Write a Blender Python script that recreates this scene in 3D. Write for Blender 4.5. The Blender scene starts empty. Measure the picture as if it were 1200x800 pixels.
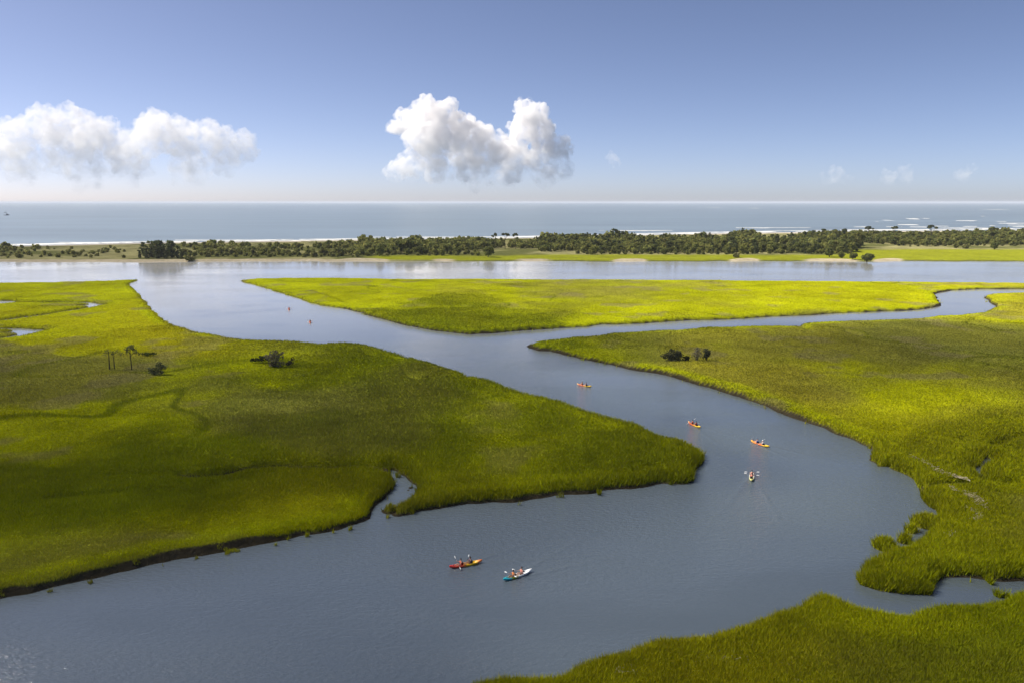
import bpy, bmesh, math, random
import numpy as np
from mathutils import Vector, Matrix, noise as mnoise

random.seed(7)
rng = np.random.default_rng(7)
R = math.radians
SC = bpy.context.scene
COL = SC.collection

# ------------------------------------------------------------------ camera
CAM_H = 44.0
PITCH = R(9.94)
F = 930.0                       # focal length in pixels of the 1200 x 800 photograph
cam_d = bpy.data.cameras.new("camera")
cam_d.sensor_width = 36.0
cam_d.lens = F / 1200 * 36
cam_d.clip_start = 1.0
cam_d.clip_end = 120000
cam = bpy.data.objects.new("camera", cam_d)
COL.objects.link(cam)
cam.location = (0, 0, CAM_H)
cam.rotation_euler = (math.pi / 2 - PITCH, 0, 0)
SC.camera = cam

# ------------------------------------------------------------------ light
SUN_EL = R(47)
SUN_H = Vector((-0.97, 0.24)).normalized()          # horizontal direction towards the sun
world = bpy.data.worlds.new("World")
SC.world = world
world.use_nodes = True
wn = world.node_tree
wn.nodes.clear()
sky = wn.nodes.new("ShaderNodeTexSky")
sky.sky_type = 'NISHITA'
sky.sun_disc = False
sky.sun_elevation = SUN_EL
sky.sun_rotation = math.atan2(SUN_H.x, SUN_H.y)
sky.altitude = 0
sky.air_density = 0.42
sky.dust_density = 0.6
sky.ozone_density = 2.0
bg = wn.nodes.new("ShaderNodeBackground")
bg.inputs[1].default_value = 0.088
out = wn.nodes.new("ShaderNodeOutputWorld")
tint = wn.nodes.new("ShaderNodeVectorMath"); tint.operation = 'MULTIPLY'      # slight violet cast of the humid air
tint.inputs[1].default_value = (1.14, 1.00, 0.98)
wn.links.new(sky.outputs[0], tint.inputs[0])
wn.links.new(tint.outputs[0], bg.inputs[0])
wn.links.new(bg.outputs[0], out.inputs[0])

sun_d = bpy.data.lights.new("sun", 'SUN')
sun_d.energy = 5.0
sun_d.angle = R(0.6)
sun_d.color = (1.0, 0.94, 0.83)
sun = bpy.data.objects.new("sun", sun_d)
COL.objects.link(sun)
to_sun = Vector((SUN_H.x * math.cos(SUN_EL), SUN_H.y * math.cos(SUN_EL), math.sin(SUN_EL)))
sun.rotation_euler = to_sun.to_track_quat('Z', 'Y').to_euler()
sun.location = (-200, -100, 300)

SC.view_settings.view_transform = 'Standard'
SC.view_settings.look = 'None'
SC.view_settings.exposure = 0.75
SC.view_settings.gamma = 1.0
SC.render.engine = 'CYCLES'
SC.cycles.use_denoising = True
SC.cycles.transparent_max_bounces = 24
SC.cycles.max_bounces = 20
SC.cycles.diffuse_bounces = 3
SC.cycles.glossy_bounces = 3
SC.cycles.volume_bounces = 20
SC.cycles.caustics_reflective = False
SC.cycles.caustics_refractive = False

# ------------------------------------------------------------------ helpers
def ground(px, py, z=0.0):
    """photo pixel -> world point on the level z"""
    d = math.tan(PITCH + math.atan((py - 400) / F))
    y = (CAM_H - z) / d
    depth = y * math.cos(PITCH) + (CAM_H - z) * math.sin(PITCH)
    return Vector(((px - 600) / F * depth, y, z))

def row_y(py, z=0.0):
    return (CAM_H - z) / np.tan(PITCH + np.arctan((np.asarray(py, float) - 400) / F))

def y_row(y, z=0.0):
    return 400 + F * np.tan(np.arctan((CAM_H - z) / y) - PITCH)

def tag(o, label=None, cat=None, group=None, kind=None):
    if label: o["label"] = label
    if cat: o["category"] = cat
    if group: o["group"] = group
    if kind: o["kind"] = kind
    return o

def empty(name, loc=(0, 0, 0), rz=0.0):
    o = bpy.data.objects.new(name, None)
    o.empty_display_size = 0.5
    o.location = loc
    o.rotation_euler = (0, 0, rz)
    COL.objects.link(o)
    return o

def link_mesh(name, me, parent=None, mat=None):
    o = bpy.data.objects.new(name, me)
    COL.objects.link(o)
    if parent: o.parent = parent
    if mat is not None:
        if len(me.materials) == 0:
            me.materials.append(mat)
        o.material_slots[0].link = 'OBJECT'
        o.material_slots[0].material = mat
    return o

def np_mesh(name, V, Fc, n, col=None, smooth=False):
    """mesh from arrays: V (k,3), Fc flat indices of faces with n corners each"""
    me = bpy.data.meshes.new(name)
    V = np.ascontiguousarray(V, dtype=np.float32)
    Fc = np.ascontiguousarray(Fc, dtype=np.int32).ravel()
    nf = len(Fc) // n
    me.vertices.add(len(V)); me.vertices.foreach_set("co", V.ravel())
    me.loops.add(len(Fc)); me.loops.foreach_set("vertex_index", Fc)
    me.polygons.add(nf)
    me.polygons.foreach_set("loop_start", np.arange(0, nf * n, n, dtype=np.int32))
    me.polygons.foreach_set("use_smooth", np.full(nf, smooth, dtype=bool))
    me.update(calc_edges=True)
    if col is not None:
        a = me.color_attributes.new("Col", 'FLOAT_COLOR', 'POINT')
        c = np.ones((len(V), 4), dtype=np.float32); c[:, :3] = col
        a.data.foreach_set("color", c.ravel())
    return me

def _hash(i, j, s):
    h = (i.astype(np.int64) * 374761393 + j.astype(np.int64) * 668265263 + s * 974711) & 0xFFFFFFFF
    h = ((h ^ (h >> 13)) * 1274126177) & 0xFFFFFFFF
    return ((h ^ (h >> 16)) & 0xFFFF) / 65535.0

def vnoise(x, y, s=0):
    i = np.floor(x); j = np.floor(y)
    fx = x - i; fy = y - j
    fx = fx * fx * (3 - 2 * fx); fy = fy * fy * (3 - 2 * fy)
    a = _hash(i, j, s); b = _hash(i + 1, j, s); c = _hash(i, j + 1, s); d = _hash(i + 1, j + 1, s)
    return (a * (1 - fx) + b * fx) * (1 - fy) + (c * (1 - fx) + d * fx) * fy

def fbm(x, y, scale, octs=4, s=0):
    v = 0; a = 0.5; t = 0
    for k in range(octs):
        v = v + a * vnoise(x / scale + 17.3 * k, y / scale + 9.1 * k, s + k); t += a
        a *= 0.5; scale *= 0.5
    return v / t

def sstep(a, b, x):
    t = np.clip((x - a) / (b - a), 0, 1)
    return t * t * (3 - 2 * t)

# ------------------------------------------------------------------ materials
def new_mat(name):
    m = bpy.data.materials.new(name)
    m.use_nodes = True
    nt = m.node_tree
    nt.nodes.clear()
    o = nt.nodes.new("ShaderNodeOutputMaterial")
    return m, nt, o

def N(nt, typ, **kw):
    n = nt.nodes.new(typ)
    for k, v in kw.items():
        if k.startswith("i_"):
            key = k[2:]
            key = int(key) if key.isdigit() else key.replace("_", " ")
            n.inputs[key].default_value = v
        else:
            setattr(n, k, v)
    return n

def plain(name, color, rough=0.5, noise_scale=8.0, amount=0.18, spec=0.4):
    m, nt, o = new_mat(name)
    p = N(nt, "ShaderNodeBsdfPrincipled")
    p.inputs["Roughness"].default_value = rough
    p.inputs["Specular IOR Level"].default_value = spec
    tc = N(nt, "ShaderNodeTexCoord")
    no = N(nt, "ShaderNodeTexNoise"); no.inputs["Scale"].default_value = noise_scale
    no.inputs["Detail"].default_value = 5
    mx = N(nt, "ShaderNodeMix", data_type='RGBA')
    mx.inputs[6].default_value = (*[c * (1 - amount) for c in color], 1)
    mx.inputs[7].default_value = (*[min(1, c * (1 + amount)) for c in color], 1)
    nt.links.new(tc.outputs["Object"], no.inputs["Vector"])
    nt.links.new(no.outputs[0], mx.inputs[0])
    nt.links.new(mx.outputs[2], p.inputs["Base Color"])
    nt.links.new(p.outputs[0], o.inputs[0])
    return m

def attr_mat(name, trans=0.3, noise_scale=0.6, amount=0.25, rough=0.9, bump=0.0, lift=0.0):
    """leaf and ground material: colour from the mesh's own colour layer, broken up by noise"""
    m, nt, o = new_mat(name)
    at = N(nt, "ShaderNodeAttribute", attribute_name="Col")
    tc = N(nt, "ShaderNodeTexCoord")
    no = N(nt, "ShaderNodeTexNoise"); no.inputs["Scale"].default_value = noise_scale
    no.inputs["Detail"].default_value = 6; no.inputs["Roughness"].default_value = 0.65
    nt.links.new(tc.outputs["Object"], no.inputs["Vector"])
    mr = N(nt, "ShaderNodeMapRange")
    mr.inputs["From Min"].default_value = 0.3; mr.inputs["From Max"].default_value = 0.7
    mr.inputs["To Min"].default_value = 1 - amount; mr.inputs["To Max"].default_value = 1 + amount
    nt.links.new(no.outputs[0], mr.inputs["Value"])
    mu = N(nt, "ShaderNodeVectorMath", operation='SCALE')
    nt.links.new(at.outputs["Color"], mu.inputs[0])
    nt.links.new(mr.outputs[0], mu.inputs["Scale"])
    df = N(nt, "ShaderNodeBsdfDiffuse"); df.inputs["Roughness"].default_value = rough
    nt.links.new(mu.outputs[0], df.inputs["Color"])
    if bump:
        bn = N(nt, "ShaderNodeTexNoise"); bn.inputs["Scale"].default_value = noise_scale * 3
        bn.inputs["Detail"].default_value = 4
        nt.links.new(tc.outputs["Object"], bn.inputs["Vector"])
        bp = N(nt, "ShaderNodeBump"); bp.inputs["Strength"].default_value = bump
        bp.inputs["Distance"].default_value = 0.3
        nt.links.new(bn.outputs[0], bp.inputs["Height"])
        nt.links.new(bp.outputs[0], df.inputs["Normal"])
    if lift:                                             # blades stand in a thick sward: shade them as its soft upper surface
        ge = N(nt, "ShaderNodeNewGeometry")
        ad = N(nt, "ShaderNodeVectorMath", operation='MULTIPLY_ADD'); ad.inputs[1].default_value = (1 - lift,) * 3; ad.inputs[2].default_value = (0, 0, lift)
        nt.links.new(ge.outputs["Normal"], ad.inputs[0])
        nn = N(nt, "ShaderNodeVectorMath", operation='NORMALIZE'); nt.links.new(ad.outputs[0], nn.inputs[0])
        nt.links.new(nn.outputs[0], df.inputs["Normal"])
    if trans:
        tr = N(nt, "ShaderNodeBsdfTranslucent")
        nt.links.new(mu.outputs[0], tr.inputs["Color"])
        mx = N(nt, "ShaderNodeMixShader"); mx.inputs[0].default_value = trans
        nt.links.new(df.outputs[0], mx.inputs[1]); nt.links.new(tr.outputs[0], mx.inputs[2])
        nt.links.new(mx.outputs[0], o.inputs[0])
    else:
        nt.links.new(df.outputs[0], o.inputs[0])
    return m

M_GRASS = attr_mat("marsh_grass_blades", trans=0.22, noise_scale=0.25, amount=0.15, lift=0.62)
M_MARSH = attr_mat("marsh_ground", trans=0.0, noise_scale=0.9, amount=0.3, bump=0.8)
M_LAND = attr_mat("island_ground", trans=0.0, noise_scale=0.35, amount=0.25, bump=0.5)
M_LEAF = attr_mat("leaves", trans=0.42, noise_scale=0.8, amount=0.25)
M_BARK = plain("bark", (0.10, 0.08, 0.06), 0.9, 3.0, 0.35, 0.1)
M_BARK_DARK = plain("dark_bark", (0.04, 0.035, 0.028), 0.9, 3.0, 0.3, 0.1)

# ------------------------------------------------------------------ traced shorelines (photo pixels)
LEFT = [(-420,335),(0,330),(100,328.7),(140,327),(157,326.3),(164,328),(152,332),(152,335),(162,344),(172,355),(180,366),
 (197,376),(225,386),(250,389.5),(275,394),(297,396),(315,397),(350,398.7),(377,402),(388,401),(420,401),(450,408.5),(475,414),
 (500,421),(525,430),(552,439.5),(575,444),(597,451),(622,458.7),(645,465),(672,474),(700,480),(722,488),(750,497),(775,507),
 (800,514),(815,522),(824,531),(822,542),(818,553),(815,564),(805,566),(790,565.5),(775,565),(760,571),(740,573),(712,573),
 (695,577),(675,579),(650,580),(625,583),(600,587),(575,588),(550,590),(525,595),(495,600),(485,604.5),(472,606),(460,602),
 (451,595),(450,587),(460,585),(475,580),(486,574),(485,569),(482,565),(475,559),(465,552),(456,549),(459,556),(464,565),
 (464,573),(455,584),(446,590),(440,596),(438,604),(436,607.5),(425,611),(400,619),(375,625),(350,629),(325,635),(300,639.5),
 (262,646),(225,652.5),(187,660),(150,670),(112,677.5),(75,685),(37,695),(0,703),(-150,742),(-420,815)]
MIDDLE = [(278,328.5),(281,327),(297,325.3),(375,324.5),(475,326),(600,326),(750,326.7),(900,328),(1050,329),(1200,331),(1600,336),
 (1600,340.5),(1350,339),(1197,339),(1150,339),(1117,340.5),(1095,344.5),(1100,351),(1105,359),(1095,361),(1062,364),(1025,365.5),(987,367),
 (950,369.5),(900,371.5),(850,374.5),(812,375.5),(750,379.5),(725,380.5),(705,380),(687,383),(650,385),(600,389),(582,390.5),
 (550,392),(525,389),(490,384.5),(462,377.5),(437,371),(405,362),(375,358),(350,350),(325,342.5),(300,334.5),(287,331.5)]
RIGHT = [(619,404.5),(625,400.5),(645,397),(670,394),(700,392.5),(710,390.5),(750,387.5),(795,385.5),(825,382.5),(865,380.5),(897,379.5),
 (935,379.5),(945,376),(975,374.5),(1002,373),(1025,373),(1055,372),(1080,371),(1097,368),(1125,367),(1150,364),(1168,359.5),
 (1160,354),(1155,349),(1160,344.5),(1175,342.3),(1197,342),(1350,342),(1700,346),(1900,600),(1700,684),(1350,682),(1200,680),(1175,679),
 (1150,677),(1125,675),(1105,676),(1100,683),(1097,695),(1095,699),(1075,699),(1055,697.5),(1030,694),(1007,686),(1000,679),
 (999,672.5),(1011,660),(1017,650),(1040,640),(1060,636),(1072,630),(1079,625),(1089,616),(1096,607.5),(1094,597.5),(1087,592.5),(1080,584),
 (1077,572.5),(1074,567.5),(1072,561),(1062,556),(1050,551),(1042,546),(1030,546),(1022,538),(1024,531),(1017,524),(995,515),
 (975,507.5),(957,500),(937,492.5),(920,486),(900,477.5),(875,469),(850,460),(825,452.5),(800,446),(770,437.5),(737,432.5),
 (712,427),(687,422.5),(665,417.5),(647,411),(632,410.5),(622,407.5)]
BOTTOM = [(1700,690),(1200,685),(1185,688),(1175,697.5),(1150,701),(1125,702),(1100,702.5),(1072,707.5),(1065,713),(1050,712.5),(1025,709),
 (1007,705),(987,696),(972,691),(962,688),(947,692.5),(937,701),(920,709),(905,716),(876,727),(852,733),(828,744),(805,747),
 (780,747),(770,746),(752,752),(740,756),(706,764),(684,771),(660,784),(652,787),(590,787.5),(560,794),(530,815),(515,850),(520,900),(560,1000),(1800,1000)]
CHANNELS = [  # centre line, width
 ([(-260,347),(-60,352),(0,354),(30,354.8),(70,354),(100,354.6),(115,357),(104,360),(85,363.5),(50,369),(0,375.5),(-60,381),(-260,386)], 4.2),
 ([(-260,380),(-60,383),(0,385),(25,386),(39,388),(28,391.5),(10,395),(-60,402),(-260,412)], 4.0),
 ([(-10,353.4),(3,353.6),(10,354.6)], 9.0), ([(104,357.6),(110,357.2),(114,357)], 8.0), ([(23,388.2),(31,388),(38,387.6)], 8.0),
 ([(1158,536),(1149,545),(1144,551),(1153,559)], 1.8),
]
DITCHES = [  # centre line, width, depth
 ([(456,549),(447,545),(430,543),(410,543.5),(390,545),(360,544),(330,543),(290,545),(262,553),(235,556),(212,555)], 1.9, .95),
 ([(290,545),(270,538),(255,534),(215,524)], 1.5, .7),
 ([(212,555),(185,556),(150,556),(115,558)], 1.2, .5),
 ([(198,575),(170,575),(140,577),(100,581),(60,583)], 1.5, .6),
 ([(495,441),(520,442),(552,440)], 1.6, .8),
 ([(480,438),(492,442),(500,441)], 2.6, .9),
 ([(430,410),(438,414),(448,413),(470,418)], 2.6, .8),
 ([(1130,562),(1100,564),(1074,567)], 1.6, .9),
 ([(1153,559),(1180,562),(1200,560)], 1.4, .7),
 ([(1125,511),(1140,511)], 1.6, .8),([(1165,520),(1172,517),(1200,508)], 1.4, .7),([(1138,529),(1146,530)],1.6,.7),([(1156,537),(1160,533)],2.0,.9),
 ([(740,542),(752,545),(770,545),(778,548)], 1.0, .6),
 ([(372,339),(382,342),(392,345),(402,349),(410,353)], 3.0, .9),
 ([(540,338),(560,338),(585,337)], 2.5, .7),
 ([(930,401),(960,404),(990,408),(1010,411),(1040,414)], 2.2, .8),
 ([(990,385),(1000,388),(1013,392)], 2.4, .8),([(940,380),(950,384),(975,386)],2.6,.8),
 ([(50,408),(70,412),(90,414)], 2.5, .8),([(120,377),(150,377),(190,376)],2.5,.6),
 ([(165,409),(185,408),(220,407),(300,407)], 2.2, .6),
 ([(330,455),(350,454),(368,449)], 2.0, .6),
 ([(865,690),(905,716)],.01,.01),
 ([(1100,668),(1125,668),(1160,667),(1200,668)], 1.2, .7),
]
TUFTS = [(458,598,1.7),(468,602,1.5),(1085,614,2.0),(1068,622,1.0),(1061,634,1.1),(1038,641,1.2),(482,571,.9),(478,574,.7)]      # little clumps standing in the water
H_TOP = 1.25

def trace(poly):
    """pixels -> ground; far-facing edges were traced along the grass tops, near ones along the waterline"""
    P = [ground(*p) for p in poly]
    n = len(P)
    area = sum(P[i].x * P[(i+1) % n].y - P[(i+1) % n].x * P[i].y for i in range(n))
    sgn = 1 if area > 0 else -1
    res = []
    for i in range(n):
        a, b = P[i-1], P[(i+1) % n]
        t = Vector((b.x - a.x, b.y - a.y)); t.normalize()
        nrm = Vector((t.y, -t.x)) * sgn
        v = Vector((P[i].x, P[i].y)); v.normalize()
        w = min(1, max(0, nrm.dot(v) * 2.5))
        g = ground(poly[i][0], poly[i][1], H_TOP * w)
        res.append((g.x, g.y))
    return np.array(res)

def densify(P, step=6.0, closed=True):
    """Catmull-Rom smoothing with fine wobble so that traced corners are not straight"""
    n = len(P); outp = []
    rngl = range(n if closed else n - 1)
    for i in rngl:
        p0 = P[(i-1) % n] if closed else P[max(i-1, 0)]
        p1 = P[i]; p2 = P[(i+1) % n]
        p3 = P[(i+2) % n] if closed else P[min(i+2, n-1)]
        L = np.hypot(*(p2 - p1)); k = int(max(1, min(10, L / step)))
        for j in range(k):
            t = j / k
            c = 0.5 * ((2*p1) + (-p0+p2)*t + (2*p0-5*p1+4*p2-p3)*t*t + (-p0+3*p1-3*p2+p3)*t**3)
            lin = p1 + (p2 - p1) * t
            outp.append(lin * 0.4 + c * 0.6)
    if not closed: outp.append(P[-1])
    return np.array(outp)

def seg_dist(X, Y, A, B):
    d = np.full(X.shape, 1e9)
    for (ax, ay), (bx, by) in zip(A, B):
        vx, vy = bx - ax, by - ay
        L2 = vx*vx + vy*vy + 1e-12
        t = np.clip(((X-ax)*vx + (Y-ay)*vy) / L2, 0, 1)
        d = np.minimum(d, (X - ax - t*vx)**2 + (Y - ay - t*vy)**2)
    return np.sqrt(d)

def poly_sd(X, Y, P):
    A = P; B = np.roll(P, -1, axis=0)
    d = seg_dist(X, Y, A, B)
    inside = np.zeros(X.shape, bool)
    for (ax, ay), (bx, by) in zip(A, B):
        if ay == by: continue
        c = ((ay > Y) != (by > Y)) & (X < (bx-ax)*(Y-ay)/(by-ay) + ax)
        inside ^= c
    return np.where(inside, d, -d)

# perspective-graded grid: rows of equal ground distance, columns of equal bearing
PY = np.concatenate([np.arange(322, 345, 0.5), np.arange(345, 450, 0.8), np.arange(450, 880, 1.25), np.arange(880, 1000, 6)])
YR = row_y(PY)
TU = np.arange(-0.92, 0.9201, 2.0 / F)
GX = TU[None, :] * YR[:, None]
GY = np.repeat(YR[:, None], len(TU), 1)
wob = (fbm(GX, GY, 9, 3, 5) - .5) * 2.6 + (fbm(GX, GY, 2.2, 2, 8) - .5) * 0.9
SD = np.full(GX.shape, -1e9)
for poly in (LEFT, MIDDLE, RIGHT, BOTTOM):
    SD = np.maximum(SD, poly_sd(GX, GY, densify(trace(poly))))
for line, w in CHANNELS:
    P = densify(np.array([ground(*p, 0.3).xy for p in line]), 3.0, False)
    SD = np.minimum(SD, seg_dist(GX, GY, P[:-1], P[1:]) - w / 2)
for (px, py, r) in TUFTS:
    g = ground(px, py)
    SD = np.maximum(SD, r - np.hypot(GX - g.x, GY - g.y))
SD = SD + wob * sstep(60, 140, GY) * 0.35 + wob * 0.6
DITCH = np.zeros(GX.shape)
for line, w, dep in DITCHES:
    P = densify(np.array([ground(*p, 1.2).xy for p in line]), 2.0, False)
    d = seg_dist(GX, GY, P[:-1], P[1:]) + wob * .25
    DITCH = np.maximum(DITCH, dep * (1 - sstep(w * .35, w * 1.25, d)))

def field(points, X, Y, sig=34.0):
    """smooth interpolation of values given at photo pixels, over the ground"""
    Up = 600 + F * X / (Y * math.cos(PITCH) + CAM_H * math.sin(PITCH)); Vp = y_row(Y)
    num = np.zeros(X.shape); den = np.full(X.shape, 1e-9)
    for px, py, v in points:
        s = sig * (0.42 + max(py - 320, 0) / 260)
        w = np.exp(-(((Up - px) / (s * 1.7))**2 + ((Vp - py) / (s * .62))**2)) + 1e-7 / (1 + ((Up-px)/80)**2 + ((Vp-py)/30)**2)**2
        num += w * v; den += w
    return num / den

# 1 = bare mud bank at the water's edge, 0 = grass right down to the water
MUD_PTS = [(0,700,1),(150,670,1),(250,648,1),(350,629,1),(420,612,.9),(440,600,.1),(452,596,0),(475,606,.2),(530,594,1),(600,587,.9),
 (680,578,.4),(740,573,.7),(790,566,.3),(815,560,0),(700,482,0),(620,405,.7),(680,420,1),(740,432,1),(800,446,1),(870,467,1),(950,496,.9),
 (1015,522,.6),(1030,545,0),(1060,556,.3),(1085,592,0),(1020,650,0),(1010,688,0),(1095,698,0),(1130,676,.8),(1180,679,.8),(1100,704,0),
 (960,690,0),(850,735,0),(700,768,0),(560,392,.6),(480,384,.5),(700,382,.5),(900,372,.5),(1100,352,.8),(300,336,0),(200,376,0)]
MUD = field(MUD_PTS, GX, GY, 40)
MUD = np.clip(MUD * (0.35 + 1.3 * fbm(GX, GY, 7, 3, 66)) - .12, 0, 1)
n1 = fbm(GX, GY, 60, 4, 11); n2 = fbm(GX, GY, 22, 4, 23); n3 = fbm(GX, GY, 6, 3, 31)
DEEP = sstep(0.3, 1.8, SD - MUD * 1.0)                  # where grass covers the sheet
PLAT = 0.55 + 0.35 * MUD + (n2 - .5) * .35
RISE = sstep(0.0, 1.0, SD / (0.9 + 0.5 * MUD))
BASE = np.where(SD < 0, np.maximum(SD * 0.35, -0.9), RISE * PLAT)
# --- the colours the marsh plants really have: pale short grass, dark tall grass, dry grey-brown, golden patches
BROWN_PTS = [(0,450,.9),(110,455,.7),(200,470,.5),(280,500,.8),(400,505,.8),(450,520,.85),(330,430,.35),(530,490,.7),(250,545,.2),(60,500,.1),
 (150,520,.15),(50,570,.4),(40,640,.5),(60,660,.8),(130,600,.4),(280,590,.3),(600,520,.15),(700,520,.1),(780,540,.05),(480,580,.0),(640,470,.1),
 (700,350,.35),(640,352,.4),(560,350,.15),(450,345,.05),(900,345,.1),(1000,340,.1),(830,350,.25),(100,345,0),(0,350,0),(100,390,.1),
 (700,400,.4),(850,395,.5),(950,410,.8),(1050,425,.9),(1190,420,.7),(1000,440,.3),(1190,450,.8),(1100,445,.6),(980,455,.6),(1060,480,.1),(1110,480,.6),(900,440,.5),
 (960,490,.3),(1100,530,.2),(1180,560,.2),(1150,600,.2),(1150,650,.5),(1080,670,.2),(1000,750,.6),(1100,760,.6),(900,740,.1),(830,770,.2),(1180,720,.4),(700,790,.1)]
TALL_PTS = [(0,600,.7),(120,600,.7),(250,590,.6),(380,570,.8),(420,565,1),(445,575,1),(455,600,.9),(490,600,.5),(500,575,.1),(560,580,.1),(410,595,.0),(380,605,.0),
 (330,625,.0),(200,650,.0),(60,690,0),(300,560,.5),(240,555,.8),(170,570,.8),(600,540,.4),(700,560,.6),(790,545,.7),(815,545,1),(780,520,.5),(650,490,.5),(520,440,.6),(440,410,.8),(560,500,.3),
 (350,430,.5),(80,470,.0),(200,500,.4),(100,540,.3),(0,520,.2),(100,340,.0),(400,335,.1),(800,345,.0),(1000,355,0),(1050,480,.0),(950,470,.1),(850,420,.3),
 (1150,520,.5),(1090,590,.9),(1085,612,1),(1040,670,.8),(1080,690,.9),(1020,660,.9),(1130,570,.3),(1170,620,.1),(1100,640,.2),(1150,705,.9),(1105,710,.9),(1200,700,.8),(960,692,.7),
 (700,775,.9),(760,750,1),(600,792,1),(850,745,.2),(900,720,.4),(850,780,.1),(980,760,.8),(1100,770,.7),(950,730,.1),(1030,720,.0)]
GOLD_PTS = [(350,470,0),(300,520,0),(430,520,0),(350,560,0),(480,540,0),(200,560,0),(380,430,.05),(450,560,0),(420,480,0),(250,480,0),(215,382,1),(180,378,.7),(260,390,.6),(130,380,.4),(320,396,.2),(100,345,.1),(400,330,.1),(800,340,.2),(1000,345,.3),(1180,365,.5),(400,580,.7),(410,590,.7),(200,655,.2),(300,635,.2),
 (640,470,.05),(600,550,.05),(100,600,0),(1050,480,.3),(910,480,.5),(1170,400,.1),(1150,600,.25),(850,760,.5),(900,740,.4),(1000,760,.1),(1150,760,.1),(500,590,.3),(60,480,.1)]
BROWN = np.clip(field(BROWN_PTS, GX, GY) + (n1 - .5) * .9 + (n2 - .5) * .6, 0, 1)
TALL = np.clip(field(TALL_PTS, GX, GY) + (n1 - .5) * -.7 + (n2 - .5) * 1.1, 0, 1)
RIDGE = 1 - np.abs(2 * fbm(GX + 40 * (n1 - .5), GY, 46, 3, 91) - 1) * 2.2
CREEKLET = sstep(.90, .985, RIDGE) * sstep(.40, .52, fbm(GX, GY, 90, 2, 93)) * sstep(2, 6, SD)
BROWN = sstep(.25, .72, BROWN)
TALL = np.maximum(sstep(.22, .72, TALL), CREEKLET * .9)
GOLD = np.clip(field(GOLD_PTS, GX, GY) + (n2 - .5) * .5, 0, 1)
GZ = BASE + DEEP * (0.25 + .36 * TALL + (n3 - .5) * .16 + (n2 - .5) * .22) - DITCH * DEEP * 1.0 - CREEKLET * .35
GZ = np.maximum(GZ, np.where(SD > 1.0, 0.12, GZ))
C_SHORT = np.array((0.330, 0.355, 0.002)); C_TALL = np.array((0.195, 0.228, 0.003))
C_BROWN = np.array((0.180, 0.178, 0.040)); C_GOLD = np.array((0.36, 0.31, 0.006)); C_MUD = np.array((0.040, 0.033, 0.020))
def mix(a, b, t): return a * (1 - t[..., None]) + b * t[..., None]
GC = mix(np.broadcast_to(C_SHORT, GX.shape + (3,)), C_TALL, TALL)
GC = mix(GC, C_BROWN, BROWN * .8 * (1 - TALL * .5))
GC = mix(GC, C_GOLD, GOLD * .8)
RIM = np.exp(-((SD - 3.2) / 2.4)**2) * (1 - .6 * TALL) * (.3 + .7 * sstep(.35, .6, fbm(GX, GY, 45, 3, 71)))
GC = mix(GC, C_SHORT * 1.08, RIM)
GC = GC * (0.80 + 0.4 * n3)[..., None] * (0.66 + 0.68 * fbm(GX, GY, 28, 5, 73))[..., None]
n5 = fbm(GX, GY, 14, 4, 75)
GC = mix(GC, np.array((0.23, 0.20, 0.075)), sstep(.60, .72, n5) * .55 * (1 - TALL))
PLANT = GC.copy()
COVER = sstep(-.05, .5, SD - MUD * 1.2) * (1 - sstep(.55, .95, DITCH) * (1 - sstep(150, 200, GY)))
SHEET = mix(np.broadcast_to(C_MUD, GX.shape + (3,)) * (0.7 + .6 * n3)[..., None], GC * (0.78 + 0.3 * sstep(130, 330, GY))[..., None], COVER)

nr, nc = GX.shape
keep = SD > -3.0
fk = keep[:-1, :-1] | keep[1:, :-1] | keep[:-1, 1:] | keep[1:, 1:]
idx = np.arange(nr * nc).reshape(nr, nc)
quads = np.stack([idx[1:, :-1][fk], idx[1:, 1:][fk], idx[:-1, 1:][fk], idx[:-1, :-1][fk]], 1)
used = np.unique(quads); remap = np.full(nr * nc, -1); remap[used] = np.arange(len(used))
V = np.stack([GX.ravel(), GY.ravel(), GZ.ravel()], 1)[used]
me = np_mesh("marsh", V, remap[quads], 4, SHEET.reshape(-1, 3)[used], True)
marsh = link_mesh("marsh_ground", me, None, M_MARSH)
tag(marsh, "low green salt marsh flats cut by a winding tidal creek", "marsh", kind="structure")

# ------------------------------------------------------------------ marsh grass (stuff): every blade is a face of its own
def grid_sample(A, fr, fc):
    r0 = np.clip(fr.astype(int), 0, nr - 2); c0 = np.clip(fc.astype(int), 0, nc - 2)
    a = np.clip(fr - r0, 0, 1); b = np.clip(fc - c0, 0, 1)
    if A.ndim == 3: a = a[:, None]; b = b[:, None]
    return (A[r0, c0]*(1-b) + A[r0, c0+1]*b)*(1-a) + (A[r0+1, c0]*(1-b) + A[r0+1, c0+1]*b)*a

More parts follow.
